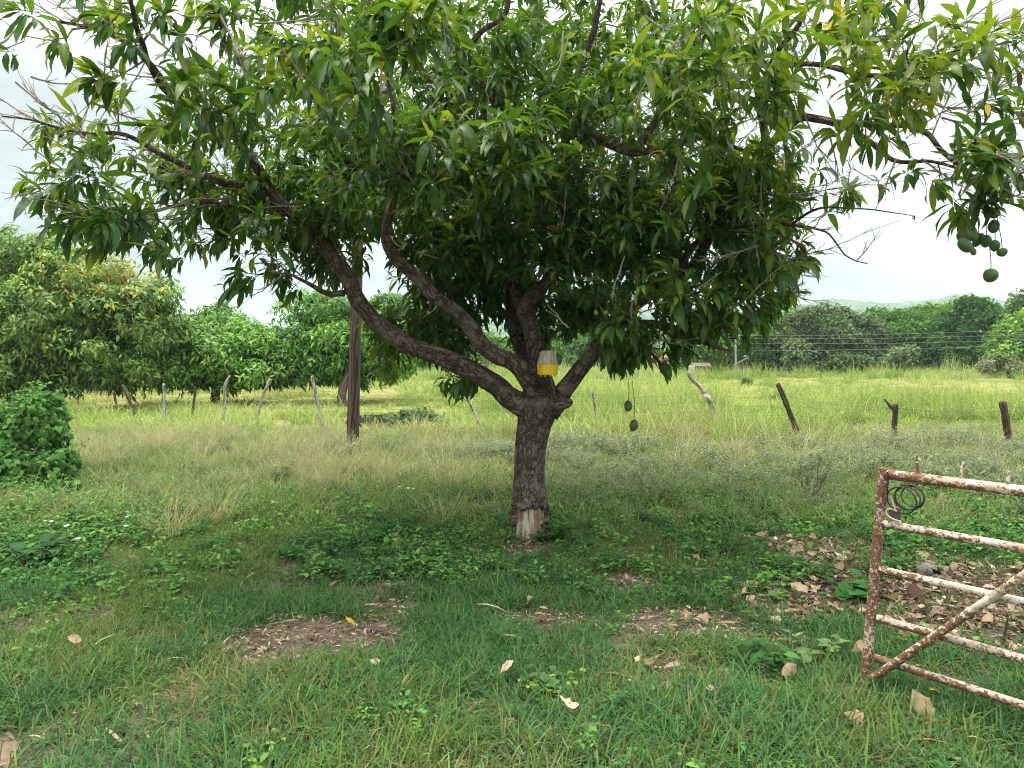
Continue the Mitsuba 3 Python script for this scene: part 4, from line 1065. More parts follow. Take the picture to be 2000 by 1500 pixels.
def bg_tree(name, label, blobs, n, per, size, cols, weights, trunk=None, group=None, template=droop5, droop=0.7, flush=None, seed=0, category='tree', bark_mat='mat_timber', spread=1.0, limbs=True, sub=0.30, bright=1.0, clump=None, mat='mat_leaf'):
    """blobs in world metres; n whorls with per leaves each."""
    g = np.random.default_rng(seed)
    key = thing(name, label, category, group)
    if clump:
        pc, nc, kc = shell_points(blobs, clump[0] * 2, 0.25, seed)
        pc, nc = pc[:clump[0]], nc[:clump[0]]
        rc = clump[1] * np.exp(g.normal(0, 0.3, len(pc)))
        kb = g.choice(len(pc), n, p=rc ** 2 / (rc ** 2).sum())
        u = norm(g.normal(size=(n, 3)) + 0.75 * norm(nc + [0, 0, .7])[kb])
        p, nrm = pc[kb] + u * (rc[kb] * (1 - .45 * g.random(n) ** 2))[:, None] * [1.15, 1.15, .72], u
        inner = shell_points(blobs, n // 4, 0.6, seed + 5)
        p, nrm, kb = np.vstack([p, inner[0] * 1.0]), np.vstack([nrm, inner[1]]), np.concatenate([kb, g.integers(0, len(pc), len(inner[0]))])
        clump_tone = np.exp(g.normal(0, .13, len(pc)))
    else:
        p, nrm, kb = shell_points(blobs, n, 0.5, seed)
        clump_tone = np.ones(int(kb.max()) + 1)
    ok = p[:, 2] > 0.12
    p, nrm, kb = p[ok], nrm[ok], kb[ok]
    m = len(p)
    base = tones(m, np.array(cols) * bright, weights, 0.14, g) * clump_tone[kb][:, None]
    if flush is not None:
        (fx, fy, fz, fr, fc, fs) = flush
        s = np.exp(-(((p - [fx, fy, fz]) / fr) ** 2).sum(1)) * fs
        take = g.random(m) < s
        base[take] = tones(take.sum(), fc, np.ones(len(fc)), 0.2, g)
    src = np.repeat(np.arange(m), per)
    a = g.random(len(src)) * 6.2832
    t = norm(nrm[src] + np.array([0, 0, 0.3]) + g.normal(0, 0.3, (len(src), 3)))
    ref = norm(np.cross(t, norm(g.normal(size=(len(src), 3)))))
    d = norm(t * (0.25 + 0.5 * g.random((len(src), 1))) + ref * spread + np.array([0, 0, -1]) * droop * g.random((len(src), 1)))
    up = norm(np.array([0, 0, 1.0]) + 0.35 * nrm[src] + g.normal(0, 0.3, (len(src), 3)))
    v, f, uv = template
    s = size * np.exp(g.normal(0, 0.2, len(src)))
    off = g.normal(0, sub * size, (len(src), 3))
    vv, ff = place_many(v, f, p[src] + off, frames(d, up), s)
    col = np.repeat(np.clip(base[src] * np.exp(g.normal(0, 0.14, (len(src), 1))), .004, .8), len(v), 0)
    if trunk is not None:
        rows = np.array(trunk, float)
        rows[0, 2] = land(rows[0, 0], rows[0, 1]) - 0.05
        (tv_, tf_), tuv_ = tube(smooth_path(rows, 0.12), 20, limb_bump)
        part(key, 'trunk', (tv_, tf_), bark_mat, smooth=True, uv=tuv_)
        if limbs:
            top = rows[-1, :3]
            big_b = sorted(blobs, key=lambda q: -q[3] * q[5])[:7]
            for q in big_b:
                e = np.array(q[:3])
                mid = top * 0.5 + e * 0.5 + g.normal(0, 0.12, 3) * np.linalg.norm(e - top)
                path = smooth_path(np.array([[*top, rows[-1, 3] * .8], [*mid, rows[-1, 3] * .5], [*e, rows[-1, 3] * .2]]), 0.15)
                (tv_, tf_), tuv_ = tube(path, 10, limb_bump)
                part(key, 'limb', (tv_, tf_), bark_mat, smooth=True, uv=tuv_)
    scene[part_key(key, 'crown')] = mikit.ply((vv, ff), mat, smooth=True, color=col)
    return key


def B(px, py, d, wpx, hpx, depth=None):
    """An ellipsoid wpx by hpx pixels (half sizes) at d metres."""
    c = P(px, py, d)
    s = d / FOC
    return [*c, wpx * s, depth or max(wpx, hpx) * s * 0.8, hpx * s]


MANGO_COLS = [(.120, .195, .036), (.165, .245, .050), (.215, .285, .060), (.075, .135, .030)]
big_blobs = [B(55, 545, 25, 105, 68), B(-90, 570, 25, 120, 95), B(185, 560, 24, 80, 48), B(262, 585, 24.5, 60, 48), B(100, 620, 23.2, 110, 62), B(225, 640, 23, 80, 58), B(-20, 660, 23.5, 85, 60), B(290, 640, 24, 48, 46),
             B(180, 690, 22.6, 70, 42), B(70, 690, 23, 60, 34), B(-60, 700, 24, 90, 40), B(250, 705, 23, 46, 32), B(130, 722, 24, 46, 20), B(305, 610, 25.5, 32, 28), B(50, 500, 26, 56, 30), B(-40, 510, 27, 90, 36), B(140, 575, 22.8, 55, 42), B(195, 742, 22.8, 60, 18), B(70, 738, 23.2, 80, 20), B(265, 738, 23.4, 36, 18), B(-40, 745, 24, 80, 18)]
bg_tree('mango_tree', 'broad old mango tree at the left with yellowing leaves on its rounded crown', big_blobs, 9000, 8, .20, MANGO_COLS, [3, 3, 3, 1.5], clump=(250, .56), bright=(.92, 1.13, .92), trunk=[[*P(95, 800, 25), .34], [*P(95, 760, 25), .28], [*P(90, 700, 25), .24]],
        flush=(*P(215, 530, 24), 1.5, [(.42, .42, .06), (.46, .40, .06), (.36, .38, .05), (.34, .40, .06), (.44, .30, .07)], 0.7), seed=1)
g2 = [B(400, 655, 27, 62, 30), B(460, 662, 27, 52, 34), B(365, 690, 26, 48, 36), B(430, 700, 25.5, 78, 30), B(500, 700, 26, 52, 30), B(390, 722, 25, 60, 15), B(470, 730, 25, 52, 13), B(405, 628, 28, 28, 14), B(408, 608, 28, 15, 9), B(345, 715, 27, 36, 24), B(530, 690, 28, 42, 26), B(545, 728, 26, 42, 13)]
MID_COLS = [(.100, .200, .028), (.145, .250, .038), (.190, .300, .048), (.065, .140, .024)]
bg_tree('mango_tree', 'light green spreading mango tree behind the fence, middle one of the three at the left', g2, 4600, 8, .21, MID_COLS, [3, 3, 2.5, 1.5], clump=(150, .48), bright=(1.12, 1.32, 1.2), trunk=[[*P(420, 800, 26), .20], [*P(420, 775, 26), .15], [*P(424, 740, 26), .13]], seed=2)
g3 = [B(620, 650, 27, 56, 38), B(668, 632, 27, 50, 34), B(590, 685, 27, 44, 34), B(650, 695, 26, 66, 38), B(720, 665, 27, 55, 44), B(612, 716, 26, 34, 18), B(690, 718, 26, 46, 20), B(780, 680, 27, 52, 38), B(642, 604, 28, 34, 16), B(750, 622, 28, 52, 30), B(835, 645, 28, 52, 50)]
bg_tree('mango_tree', 'green rounded mango tree with a curved dark trunk behind the wooden pole', g3, 4800, 8, .20, [(.085, .185, .026), (.130, .240, .034), (.175, .290, .044), (.055, .12, .022)], [3, 3, 2, 2], clump=(165, .48), bright=(1.05, 1.28, 1.2), trunk=[[*P(668, 800, 25), .17], [*P(667, 775, 25), .15], [*P(674, 745, 25.2), .14], [*P(690, 705, 25.5), .12]], seed=3)

FAR = [
    ('round grey-green bushy tree standing in front of the far treeline', [B(1620, 662, 74, 88, 53.3), B(1590, 687, 73, 62, 37.8), B(1660, 687, 73, 58, 37.8), B(1620, 707, 72, 85, 20.6)], 9500, [(.080, .108, .055), (.11, .135, .072), (.06, .085, .042)], 0.34),
    ('bright green bushy tree behind the low right leaves of the mango tree', [B(1430, 667, 78, 75, 47.3), B(1500, 697, 77, 55, 29.2), B(1370, 697, 77, 60, 29.2), B(1540, 647, 84, 40, 34.4)], 6500, [(.075, .145, .030), (.11, .185, .042), (.05, .10, .022)], 0.36),
    ('mid green tree just right of the round grey-green bush', [B(1750, 657, 84, 62, 41.3), B(1715, 667, 85, 45, 38.7), B(1790, 687, 83, 50, 31), B(1745, 619, 86, 40, 12)], 6200, [(.060, .125, .028), (.095, .165, .036), (.04, .085, .02)], 0.36),
    ('yellowish green feathery tree behind the middle of the right treeline', [B(1840, 637, 90, 50, 34.4), B(1800, 632, 92, 35, 25.8), B(1862, 607, 91, 26, 12)], 4200, [(.105, .165, .036), (.14, .19, .045), (.07, .12, .03)], 0.36),
    ('tallest dark green tree of the right treeline', [B(1895, 647, 80, 58, 49.9), B(1912, 612, 80, 32, 20.6), B(1870, 687, 79, 50, 32.7), B(1940, 677, 80, 40, 39.6), B(1900, 599, 81, 18, 8.6)], 7200, [(.040, .090, .026), (.065, .125, .034), (.028, .065, .02)], 0.36),
    ('light yellow-green tree at the right edge of the field', [B(1990, 667, 66, 36, 31), B(2030, 657, 66, 50, 47.3), B(1985, 697, 65, 30, 22.4)], 4200, [(.12, .20, .045), (.16, .235, .055), (.085, .15, .035)], 0.32),
    ('tall sparse grey-green tree rising at the right edge', [B(2000, 597, 70, 24, 18.9), B(2030, 617, 70, 45, 34.4), B(2020, 657, 70, 40, 43)], 2300, [(.085, .115, .055), (.12, .15, .07)], 0.34),
    ('hazy green tree seen through the fork right of the trunk', [B(1150, 672, 88, 60, 32.7), B(1210, 687, 86, 45, 25.8), B(1100, 692, 86, 45, 25.8), B(1130, 647, 92, 40, 18.9)], 5200, [(.075, .145, .035), (.11, .18, .045), (.05, .10, .026)], 0.36),
    ('darker tree behind the small house with the orange roof', [B(1290, 677, 165, 70, 36.1), B(1250, 697, 163, 45, 22.4), B(1345, 687, 163, 45, 29.2)], 4600, [(.055, .115, .028), (.085, .155, .036), (.04, .085, .022)], 0.6),
    ('hazy green tree seen between the left limbs of the mango tree', [B(930, 687, 84, 55, 32.7), B(985, 697, 84, 50, 25.8), B(880, 697, 85, 45, 25.8)], 4600, [(.080, .150, .038), (.115, .185, .046), (.055, .105, .028)], 0.36),
    ('pale far tree in the gap between the pole and the left limb', [B(800, 697, 92, 55, 25.8), B(745, 702, 92, 45, 22.4), B(850, 677, 95, 40, 25.8)], 3600, [(.08, .15, .04), (.11, .18, .045)], 0.38),
]
for q, (lab, bl, n, cols, sz) in enumerate(FAR):
    c = bl[0]
    bg_tree('far_tree', lab, bl, n, 3, sz, cols, np.ones(len(cols)), trunk=[[c[0], c[1], 0, .22], [c[0] + .1, c[1], 1.2, .18], [c[0], c[1], c[2] * .7, .14]], group='trees along the far side of the field', template=flat3, droop=0.4, seed=20 + q, limbs=False, sub=0.5, mat='mat_blade', bright=(1.4, 1.62, 1.25), clump=(130 if n > 4000 else 80, .75))
SHRUBS = [
    ('small light green sapling in front of the right treeline', [B(1755, 700, 60, 22, 20), B(1735, 705, 60, 14, 10), B(1775, 690, 60, 16, 12)], 420, [(.11, .18, .06), (.15, .22, .08)], .26),
    ('low bright green bush at the right end of the field', [B(1955, 705, 58, 30, 14), B(1935, 712, 58, 20, 10)], 800, [(.12, .20, .04), (.09, .16, .035)], .22),
    ('pale dry bush beside the low bright green bush', [B(1925, 715, 56, 14, 10), B(1985, 722, 55, 18, 12)], 380, [(.22, .22, .12), (.16, .19, .08)], .2),
    ('dark green little bush alone in the open field', [B(1457, 749, 46, 9, 8)], 200, [(.05, .12, .03), (.08, .15, .04)], .16),
    ('low leafy green shrub just behind the fence, right of the pole', [B(812, 818, 16.5, 42, 18), B(770, 824, 16.5, 30, 13), B(850, 826, 16.4, 26, 12)], 900, [(.085, .165, .045), (.11, .20, .05), (.06, .12, .035)], .085),
    ('dark low shrub in the shadow left of the trunk beyond the fence', [B(740, 826, 16.6, 40, 12), B(700, 830, 16.4, 25, 10)], 500, [(.045, .08, .025), (.06, .10, .03)], .09),
]
for q, (lab, bl, n, cols, sz) in enumerate(SHRUBS):
    c = bl[0]
    bg_tree('shrub', lab, bl, n, 4, sz, cols, np.ones(len(cols)), trunk=[[c[0], c[1], 0, .02], [c[0] + .02, c[1], c[2] * .5, .014], [c[0], c[1], c[2], .008]], category='shrub', template=flat3, droop=0.4, seed=60 + q, limbs=False, sub=0.5)

# ------------------------------------------------------------------ vine-covered bush at the left edge
vb = thing('vine_bush', 'dense bush smothered in heart-leaved vines at the left edge of the grass', 'bush')
vine_blobs = [B(72, 815, 9.4, 44, 50, .42), B(5, 870, 9.3, 72, 52, .5), B(62, 900, 9.2, 54, 36, .45), B(-60, 880, 9.5, 80, 60, .6), B(92, 790, 9.5, 22, 26, .3), B(104, 850, 9.35, 22, 40, .25), B(20, 945, 8.8, 80, 20, .45), B(85, 955, 8.7, 44, 13, .35), B(30, 985, 8.2, 70, 10, .3), B(-30, 820, 9.6, 40, 26, .4), B(50, 770, 9.5, 20, 12, .2), B(20, 805, 9.5, 40, 16, .3), B(120, 905, 9.1, 26, 30, .3), B(118, 950, 8.7, 30, 14, .3), B(70, 978, 8.3, 60, 10, .35)]
vp, vn, vk = shell_points(vine_blobs, 14500, 0.62, 77)
ok = vp[:, 2] > 0.03
vp, vn = vp[ok], vn[ok]
heart = leaf_template(4, half=0.42, bend=0.7, fold=0.16, sharp=0.62, petiole=0.0, seed=8)
hm = len(vp)
hd = norm(vn * 0.5 + rng.normal(0, 0.35, (hm, 3)) + np.array([0, 0, -0.75]))
hup = norm(vn + np.array([0, 0, 0.45]) + rng.normal(0, 0.28, (hm, 3)))
hs = np.clip(rng.normal(0.058, 0.022, hm), 0.022, 0.12)
hcol = tones(hm, [(.090, .215, .055), (.135, .285, .070), (.062, .160, .046), (.19, .34, .085)], [4, 3, 3, 1], .16)
HR = frames(hd, hup)
relv = vp - np.array([0, 0, EYE])
hx_, hy_ = 1000 + FOC * relv[:, 0] / relv[:, 1], 700 - FOC * relv[:, 2] / relv[:, 1]
front = (vn[:, 1] < 0.1) & (hx_ > 5) & (hy_ < 960)
hch = np.zeros(hm, bool)
hch[np.argsort(-np.where(front, hs * np.abs((HR[:, :, 2] * norm(relv)).sum(1)), 0))[:260]] = True
a, b = place_many(heart[0], heart[1], vp[~hch], HR[~hch], hs[~hch])
part(vb, 'foliage', (a, b), 'mat_blade', stuff=True, smooth=True, color=np.repeat(hcol[~hch], len(heart[0]), 0))
for i in np.nonzero(hch)[0]:
    a, b = place_many(heart[0], heart[1], vp[i:i + 1], HR[i:i + 1], hs[i:i + 1])
    part(vb, 'leaf', (a, b), 'mat_blade', smooth=True, color=np.repeat(hcol[i:i + 1], len(heart[0]), 0))
shoots, scol, sst = [], [], []
vp = vp + vn * (0.16 * (nfbm(vp * 5.5, 3, 12) - 0.5))[:, None]
TOPS = np.nonzero(vp[:, 2] > 0.5)[0]
for q in range(170):
    k = TOPS[rng.integers(len(TOPS))] if q % 2 else rng.integers(hm)
    a0_ = vp[k]
    d_ = norm((vn[k] + rng.normal(0, .5, 3) + [0, 0, .35])[None])[0]
    t = np.linspace(0, 1, 7)[:, None]
    L = rng.uniform(.14, .46)
    pts = a0_ + d_ * L * t + np.array([0, 0, -.5]) * L * t ** 2 + rng.normal(0, .012, (7, 3)) * t
    sst.append(thin_tube(pts, np.linspace(.003, .0012, 7), 4))
    kk = rng.integers(5, 10)
    pi_ = pts[rng.integers(1, 7, kk)] + rng.normal(0, .012, (kk, 3))
    a, b = place_many(heart[0], heart[1], pi_, frames(norm(rng.normal(0, 1, (kk, 3)) + [0, -.3, -.6]), np.array([0, -.3, 1.0]) + rng.normal(0, .4, (kk, 3))), rng.uniform(.03, .075, kk))
    shoots.append((a, b))
    scol.append(np.repeat(tones(kk, [(.12, .28, .06), (.17, .34, .08)], [1, 1], .16), len(heart[0]), 0))
part(vb, 'shoot_leaves', join(shoots), 'mat_blade', stuff=True, smooth=True, color=np.vstack(scol))
vst = list(sst)
for q in range(26):
    s = P(rng.uniform(-60, 110), 950, rng.uniform(9.0, 9.7))
    s[2] = 0.0
    e = vine_blobs[q % 5][:3] + rng.normal(0, 0.3, 3) * [1, 1, 0.6]
    t = np.linspace(0, 1, 8)[:, None]
    vst.append(thin_tube(s * (1 - t) + e * t + rng.normal(0, 0.05, (8, 3)) * t, np.linspace(.012, .004, 8), 5))
part(vb, 'stems', join(vst), 'mat_twig', stuff=True, smooth=True)

# ------------------------------------------------------------------ ground cover: tufts of real blades and leaves, set many times
def bare_spots(spec):
    out = []
    for (px, py, rx, ry) in spec:
        c = G(px, py)
        d = c[1]
        near, far_ = G(px, py + ry)[1], G(px, max(py - ry, 730))[1]
        out.append((c[0], (near + far_) / 2, rx * d / FOC, (far_ - near) / 2))
    return np.array(out)


BARE_SPOTS = bare_spots([(610, 1255, 150, 38), (760, 1195, 60, 22), (1070, 1215, 80, 16), (1345, 1218, 110, 26), (1290, 1325, 60, 16), (1560, 1065, 90, 26), (1600, 1180, 140, 40), (1800, 1150, 210, 80), (1930, 1010, 120, 45), (1900, 1240, 150, 45),
                         (1230, 1140, 60, 14), (1500, 1250, 70, 18), (760, 1150, 50, 10), (700, 1440, 45, 10), (300, 1380, 50, 12), (960, 992, 60, 9), (1290, 1003, 70, 12), (1850, 1330, 90, 26), (1030, 1080, 40, 10)])


def bare(x, y):
    b = np.zeros_like(x)
    for k, (cx, cy, rx, ry) in enumerate(BARE_SPOTS):
        b = np.maximum(b, (.75 if k in (5, 6, 7, 8, 9, 17) else 1.15) * np.clip(2.1 - 1.4 * np.sqrt(((x - cx) / rx) ** 2 + ((y - cy) / ry) ** 2), 0, 1))
    n = nfbm(np.stack([x * 3.2, y * 3.2, x * 0], -1), 3, 6)
    return np.clip(b * (0.55 + 1.5 * n), 0, 1)


def make_group(name, mesh, col, mat='mat_blade', smooth=True):
    scene[name] = {'type': 'shapegroup', 'piece': mikit.ply(mesh, mat, smooth=smooth, color=col)}


_copy_no = {}


def set_copies(stuff, group_names, x, y, z, turn, scale, lean=None, tall=None):
    g = np.random.default_rng(len(stuff) * 7 + len(x))
    pick = g.integers(0, len(group_names), len(x)) if isinstance(group_names, list) else None
    n0 = _copy_no.get(stuff, 0)
    for i in range(len(x)):
        c, s, k = math.cos(turn[i]), math.sin(turn[i]), scale[i]
        h = k * (tall[i] if tall is not None else 1.0)
        m = np.array([[c * k, -s * k, 0, x[i]], [s * k, c * k, 0, y[i]], [0, 0, h, z[i]], [0, 0, 0, 1.0]])
        if lean is not None:
            m[0, 2], m[1, 2] = lean[i] * h, lean[i] * h * 0.3
        scene[f'{stuff}__{n0 + i + 1:05d}'] = {'type': 'instance', 'to_world': T(m), 'g': {'type': 'ref', 'id': group_names[pick[i]]}}
    _copy_no[stuff] = n0 + len(x)


def tuft(n, rad, length, width, lean, curl, cols, wts, segs, seed, spread=.15, tipcol=None):
    g = np.random.default_rng(seed)
    r = rad * np.sqrt(g.random(n))
    a = g.random(n) * 6.2832
    pos = np.stack([r * np.cos(a), r * np.sin(a), np.full(n, -0.01)], -1)
    az = a + g.normal(0, 0.9, n)
    col = tones(n, cols, wts, spread, g)
    tip = None if tipcol is None else tones(n, tipcol, np.ones(len(tipcol)), spread, g)
    return blades(pos, az, np.abs(g.normal(lean, lean * 0.6, n)), length * np.exp(g.normal(0, 0.28, n)), width * np.exp(g.normal(0, 0.2, n)), np.abs(g.normal(curl, curl * 0.5, n)), col, segs, tip, seed)


def scatter(n, x0, x1, y0, y1, weight, seed, cone=0.72):
    """n points in the box, kept with the chance weight(x, y), inside what the picture could see (with a margin)."""
    g = np.random.default_rng(seed)
    x, y = g.uniform(x0, x1, n), g.uniform(y0, y1, n)
    ok = (np.abs(x) < y * cone + 0.9) & (g.random(n) < weight(x, y))
    return x[ok], y[ok], g


def sm(a, b, x):
    t = np.clip((x - a) / (b - a), 0, 1)
    return t * t * (3 - 2 * t)


def patch(x, y, f, seed, o=3):
    return nfbm(np.stack([x * f, y * f, x * 0 + seed], -1), o, seed)


# lawn
LAWN = [[(.080, .178, .056), (.105, .215, .070), (.066, .148, .048)], [(.110, .205, .050), (.145, .240, .064), (.09, .175, .044)], [(.076, .180, .066), (.098, .212, .080), (.062, .152, .055)], [(.22, .22, .10), (.28, .255, .13), (.14, .19, .065)]]
for q in range(12):
    (m, c) = tuft(26, .085, .112, .0068, .72, 1.45, LAWN[q % 4 if q < 8 else (q % 3)], [3, 2, 2], 3, 500 + q, .2)
    make_group(f'tuft_lawn_{q}', m, c)
lawn_w = lambda x, y: (1 - bare(x, y)) * sm(8.6, 6.2, y + 1.2 * (patch(x, y, .9, 4) - .5)) * (0.35 + 0.65 * sm(.30, .50, patch(x, y, 1.3, 12))) * np.maximum(sm(0.10, -0.25, road_side(x, y)), .30 * sm(.9, .1, road_side(x, y)) * sm(.42, .55, patch(x, y, 2.2, 13)))
x, y, g = scatter(28000, -6, 6, 2.5, 8.6, lawn_w, 31)
tone = patch(x, y, .8, 21) + g.normal(0, .07, len(x))
which = np.array([0, 2, 1])[np.clip(((tone + .05 * sm(4.5, 6.5, y) - .36) / .28 * 3), 0, 2.99).astype(int)]
for t_ in range(3):
    m = which == t_
    names = [f'tuft_lawn_{q}' for q in range(12) if (q % 4 if q < 8 else q % 3) in ((t_,) if t_ != 1 else (1, 3))]
    k = (1 - .45 * np.exp(-((x[m] - .15) ** 2 / .9 + (y[m] - 6.3) ** 2 / .5))) * g.uniform(.70, 1.15, m.sum()) * (0.70 + 0.65 * patch(x[m], y[m], 1.1, 33)) * (1 + 0.25 * sm(4.4, 3.0, y[m]))
    set_copies('lawn_grass', names, x[m], y[m], land(x[m], y[m]), g.random(m.sum()) * 6.28, k, tall=g.uniform(.75, 1.15, m.sum()))
labels['lawn_grass'] = {'kind': 'stuff', 'label': 'lush short green grass in the foreground under the tree', 'category': 'grass'}

# low leafy weeds
def weed(seed, cols, n_stem=7, h=.13, leaf=.042, half=.26):
    g = np.random.default_rng(seed)
    tp_ = leaf_template(3, half=half, bend=0.6, fold=.2, sharp=.8, petiole=0, across=2, seed=seed)
    vs_, fs_, cs_, at_ = [], [], [], 0
    for _ in range(n_stem):
        a = g.uniform(0, 6.28)
        d = norm(np.array([[math.cos(a), math.sin(a), g.uniform(.35, 1.6)]]))[0]
        L = h * g.uniform(.6, 1.4)
        k = g.integers(4, 8)
        t = np.linspace(.25, 1, k)
        pos = d * (L * t)[:, None]
        az = a + np.arange(k) * 2.2 + g.uniform(0, 6)
        dd = np.stack([np.cos(az), np.sin(az), g.uniform(-.3, .5, k)], -1)
        v, f = place_many(tp_[0], tp_[1], pos, frames(norm(dd + d * .4), np.array([0, 0, 1.0]) + g.normal(0, .25, (k, 3))), leaf * np.exp(g.normal(0, .25, k)))
        vs_.append(v)
        fs_.append(f + at_)
        at_ += len(v)
        cs_.append(np.repeat(tones(k, cols, np.ones(len(cols)), .16, g), len(tp_[0]), 0))
        sv, sf = thin_tube(np.stack([np.zeros(3), d * L * .5, d * L]), np.array([.0016, .0013, .0009]), 3)
        vs_.append(sv)
        fs_.append(sf + at_)
        at_ += len(sv)
        cs_.append(np.tile([[.10, .13, .05]], (len(sv), 1)))
    return (np.vstack(vs_), np.vstack(fs_)), np.vstack(cs_)


WEED = [[(0.088, 0.217, 0.058), (0.115, 0.268, 0.072)], [(0.135, 0.29, 0.065), (0.169, 0.341, 0.08)], [(0.068, 0.174, 0.052), (0.095, 0.217, 0.07)]]
for q in range(9):
    m, c = weed(600 + q, WEED[q % 3], 6 + q % 3, .12 + .02 * (q % 4), .040 + .006 * (q % 3))
    make_group(f'tuft_weed_{q}', m, c, 'mat_blade')
weed_w = lambda x, y: (1 - .8 * bare(x, y)) * np.clip(sm(5.0, 5.9, y) * sm(9.6, 7.6, y) * (0.25 + .75 * sm(.42, .58, patch(x, y, .8, 41))) + .16 * sm(.50, .62, patch(x, y, 1.6, 43)), 0, 1) * sm(0.0, -0.3, road_side(x, y))
x, y, g = scatter(9000, -7.5, 6, 2.6, 9.8, weed_w, 47)
set_copies('leafy_weeds', [f'tuft_weed_{q}' for q in range(9)], x, y, land(x, y), g.random(len(x)) * 6.28, g.uniform(.6, 1.25, len(x)) * (.62 + .38 * sm(4.4, 5.6, y)) * (1 - .5 * np.exp(-((x - .15) ** 2 / .6 + (y - 6.2) ** 2 / .5))))
labels['leafy_weeds'] = {'kind': 'stuff', 'label': 'low dark green broad-leaved weeds round the foot of the trunk', 'category': 'weeds'}

# grey-green flowering weeds
def fever_weed(seed):
    g = np.random.default_rng(seed)
    tp_ = leaf_template(2, half=.20, bend=.5, fold=.15, petiole=0, across=1, seed=seed)
    vs_, fs_, cs_, at_ = [], [], [], 0
    cols = [(.19, .235, .125), (.235, .275, .155), (.15, .20, .095)]
    pos, dd, st = [], [], []
    for _ in range(9):
        a = g.uniform(0, 6.28)
        d = norm(np.array([[math.cos(a), math.sin(a), g.uniform(1.0, 3.2)]]))[0]
        L = .40 * g.uniform(.65, 1.25)
        sv, sf = thin_tube(np.stack([np.zeros(3), d * L * .55, d * L + g.normal(0, .02, 3)]), np.array([.002, .0016, .001]), 3)
        vs_.append(sv)
        fs_.append(sf + at_)
        at_ += len(sv)
        cs_.append(np.tile([[.13, .16, .08]], (len(sv), 1)))
        for t in np.linspace(.2, 1, 9):
            for _ in range(2):
                b = g.uniform(0, 6.28)
                e = norm(np.array([[math.cos(b), math.sin(b), g.uniform(-.2, .9)]]))[0]
                pos.append(d * L * t)
                dd.append(e)
        for _ in range(9):
            st.append(d * L * g.uniform(.85, 1.12) + g.normal(0, .028, 3))
    pos, dd = np.array(pos), np.array(dd)
    v, f = place_many(tp_[0], tp_[1], pos, frames(dd, np.array([0, 0, 1.0]) + g.normal(0, .3, (len(pos), 3))), .058 * np.exp(g.normal(0, .3, len(pos))))
    vs_.append(v)
    fs_.append(f + at_)
    at_ += len(v)
    cs_.append(np.repeat(tones(len(pos), cols, [3, 2, 2], .16, g), len(tp_[0]), 0))
    o = np.array([[1, 0, 0], [-1, 0, 0], [0, 1, 0], [0, -1, 0], [0, 0, 1], [0, 0, -1.0]])
    of = np.array([[0, 2, 4], [2, 1, 4], [1, 3, 4], [3, 0, 4], [2, 0, 5], [1, 2, 5], [3, 1, 5], [0, 3, 5]])
    st = np.array(st)
    v, f = place_many(o, of, st, np.repeat(np.eye(3)[None], len(st), 0), .0042 * np.exp(g.normal(0, .25, len(st))))
    vs_.append(v)
    fs_.append(f + at_)
    cs_.append(np.repeat(tones(len(st), [(.56, .57, .47)], [1], .15, g), 6, 0))
    return (np.vstack(vs_), np.vstack(fs_)), np.vstack(cs_)


for q in range(6):
    m, c = fever_weed(700 + q)
    make_group(f'tuft_fever_{q}', m, c, 'mat_blade')
fever_w = lambda x, y: np.clip(sm(7.2, 8.4, y + .8 * (patch(x, y, .6, 51) - .5)) * sm(14.5, 12.0, y) * (0.10 + .95 * sm(-.8, 1.2, x + 1.6 * (patch(x, y, .35, 52) - .5))) + .25 * sm(9, 10, y) * sm(13, 11.5, y) * sm(.5, .6, patch(x, y, .5, 53)), 0, 1) * (1 - .7 * bare(x, y))
x, y, g = scatter(4600, -9, 11, 7, 14.5, lambda x, y: fever_w(x, y) * (0.35 + .65 * sm(.40, .52, patch(x, y, .7, 59))), 57)
set_copies('flowering_weeds', [f'tuft_fever_{q}' for q in range(6)], x, y, land(x, y), g.random(len(x)) * 6.28, g.uniform(.40, .85, len(x)) * (0.55 + .9 * patch(x, y, .7, 58)) * sm(6.6, 9.5, y) ** .5)
labels['flowering_weeds'] = {'kind': 'stuff', 'label': 'grey-green bushy weeds dotted with tiny white flowers behind the trunk', 'category': 'weeds'}

# mixed short cover of the middle ground, and straw-coloured grass
MID = [[(0.161, 0.268, 0.075), (0.214, 0.309, 0.1), (0.118, 0.221, 0.055)], [(0.268, 0.322, 0.12), (0.343, 0.376, 0.16), (0.193, 0.282, 0.085)], [(0.118, 0.242, 0.05), (0.161, 0.295, 0.065), (0.086, 0.188, 0.04)]]
for q in range(9):
    m, c = tuft(20, .15, .18, .0095, .40, .9, MID[q % 3], [3, 2, 2], 3, 800 + q, .2, [(.32, .32, .17), (.22, .29, .10)])
    make_group(f'tuft_mid_{q}', m, c)
mid_w = lambda x, y: sm(6.6, 8.0, y + .8 * (patch(x, y, .8, 61) - .5)) * sm(17.5, 15.5, y) * (1 - .6 * bare(x, y))
x, y, g = scatter(17000, -13, 13, 6.6, 17.5, mid_w, 63)
tone = patch(x, y, .45, 66) + g.normal(0, .06, len(x)) + .10 * sm(2, -2, x) * sm(8, 10, y) - .10 * sm(8.6, 7, y)
which = np.where(tone > .54, 1, np.where(tone > .44, 0, 2))
for t_ in range(3):
    m = which == t_
    set_copies('meadow_grass', [f'tuft_mid_{q}' for q in range(9) if q % 3 == t_], x[m], y[m], land(x[m], y[m]), g.random(m.sum()) * 6.28, g.uniform(.75, 1.4, m.sum()), tall=g.uniform(.7, 1.2, m.sum()))
labels['meadow_grass'] = {'kind': 'stuff', 'label': 'mixed green and straw grass of the middle ground before the fence', 'category': 'grass'}

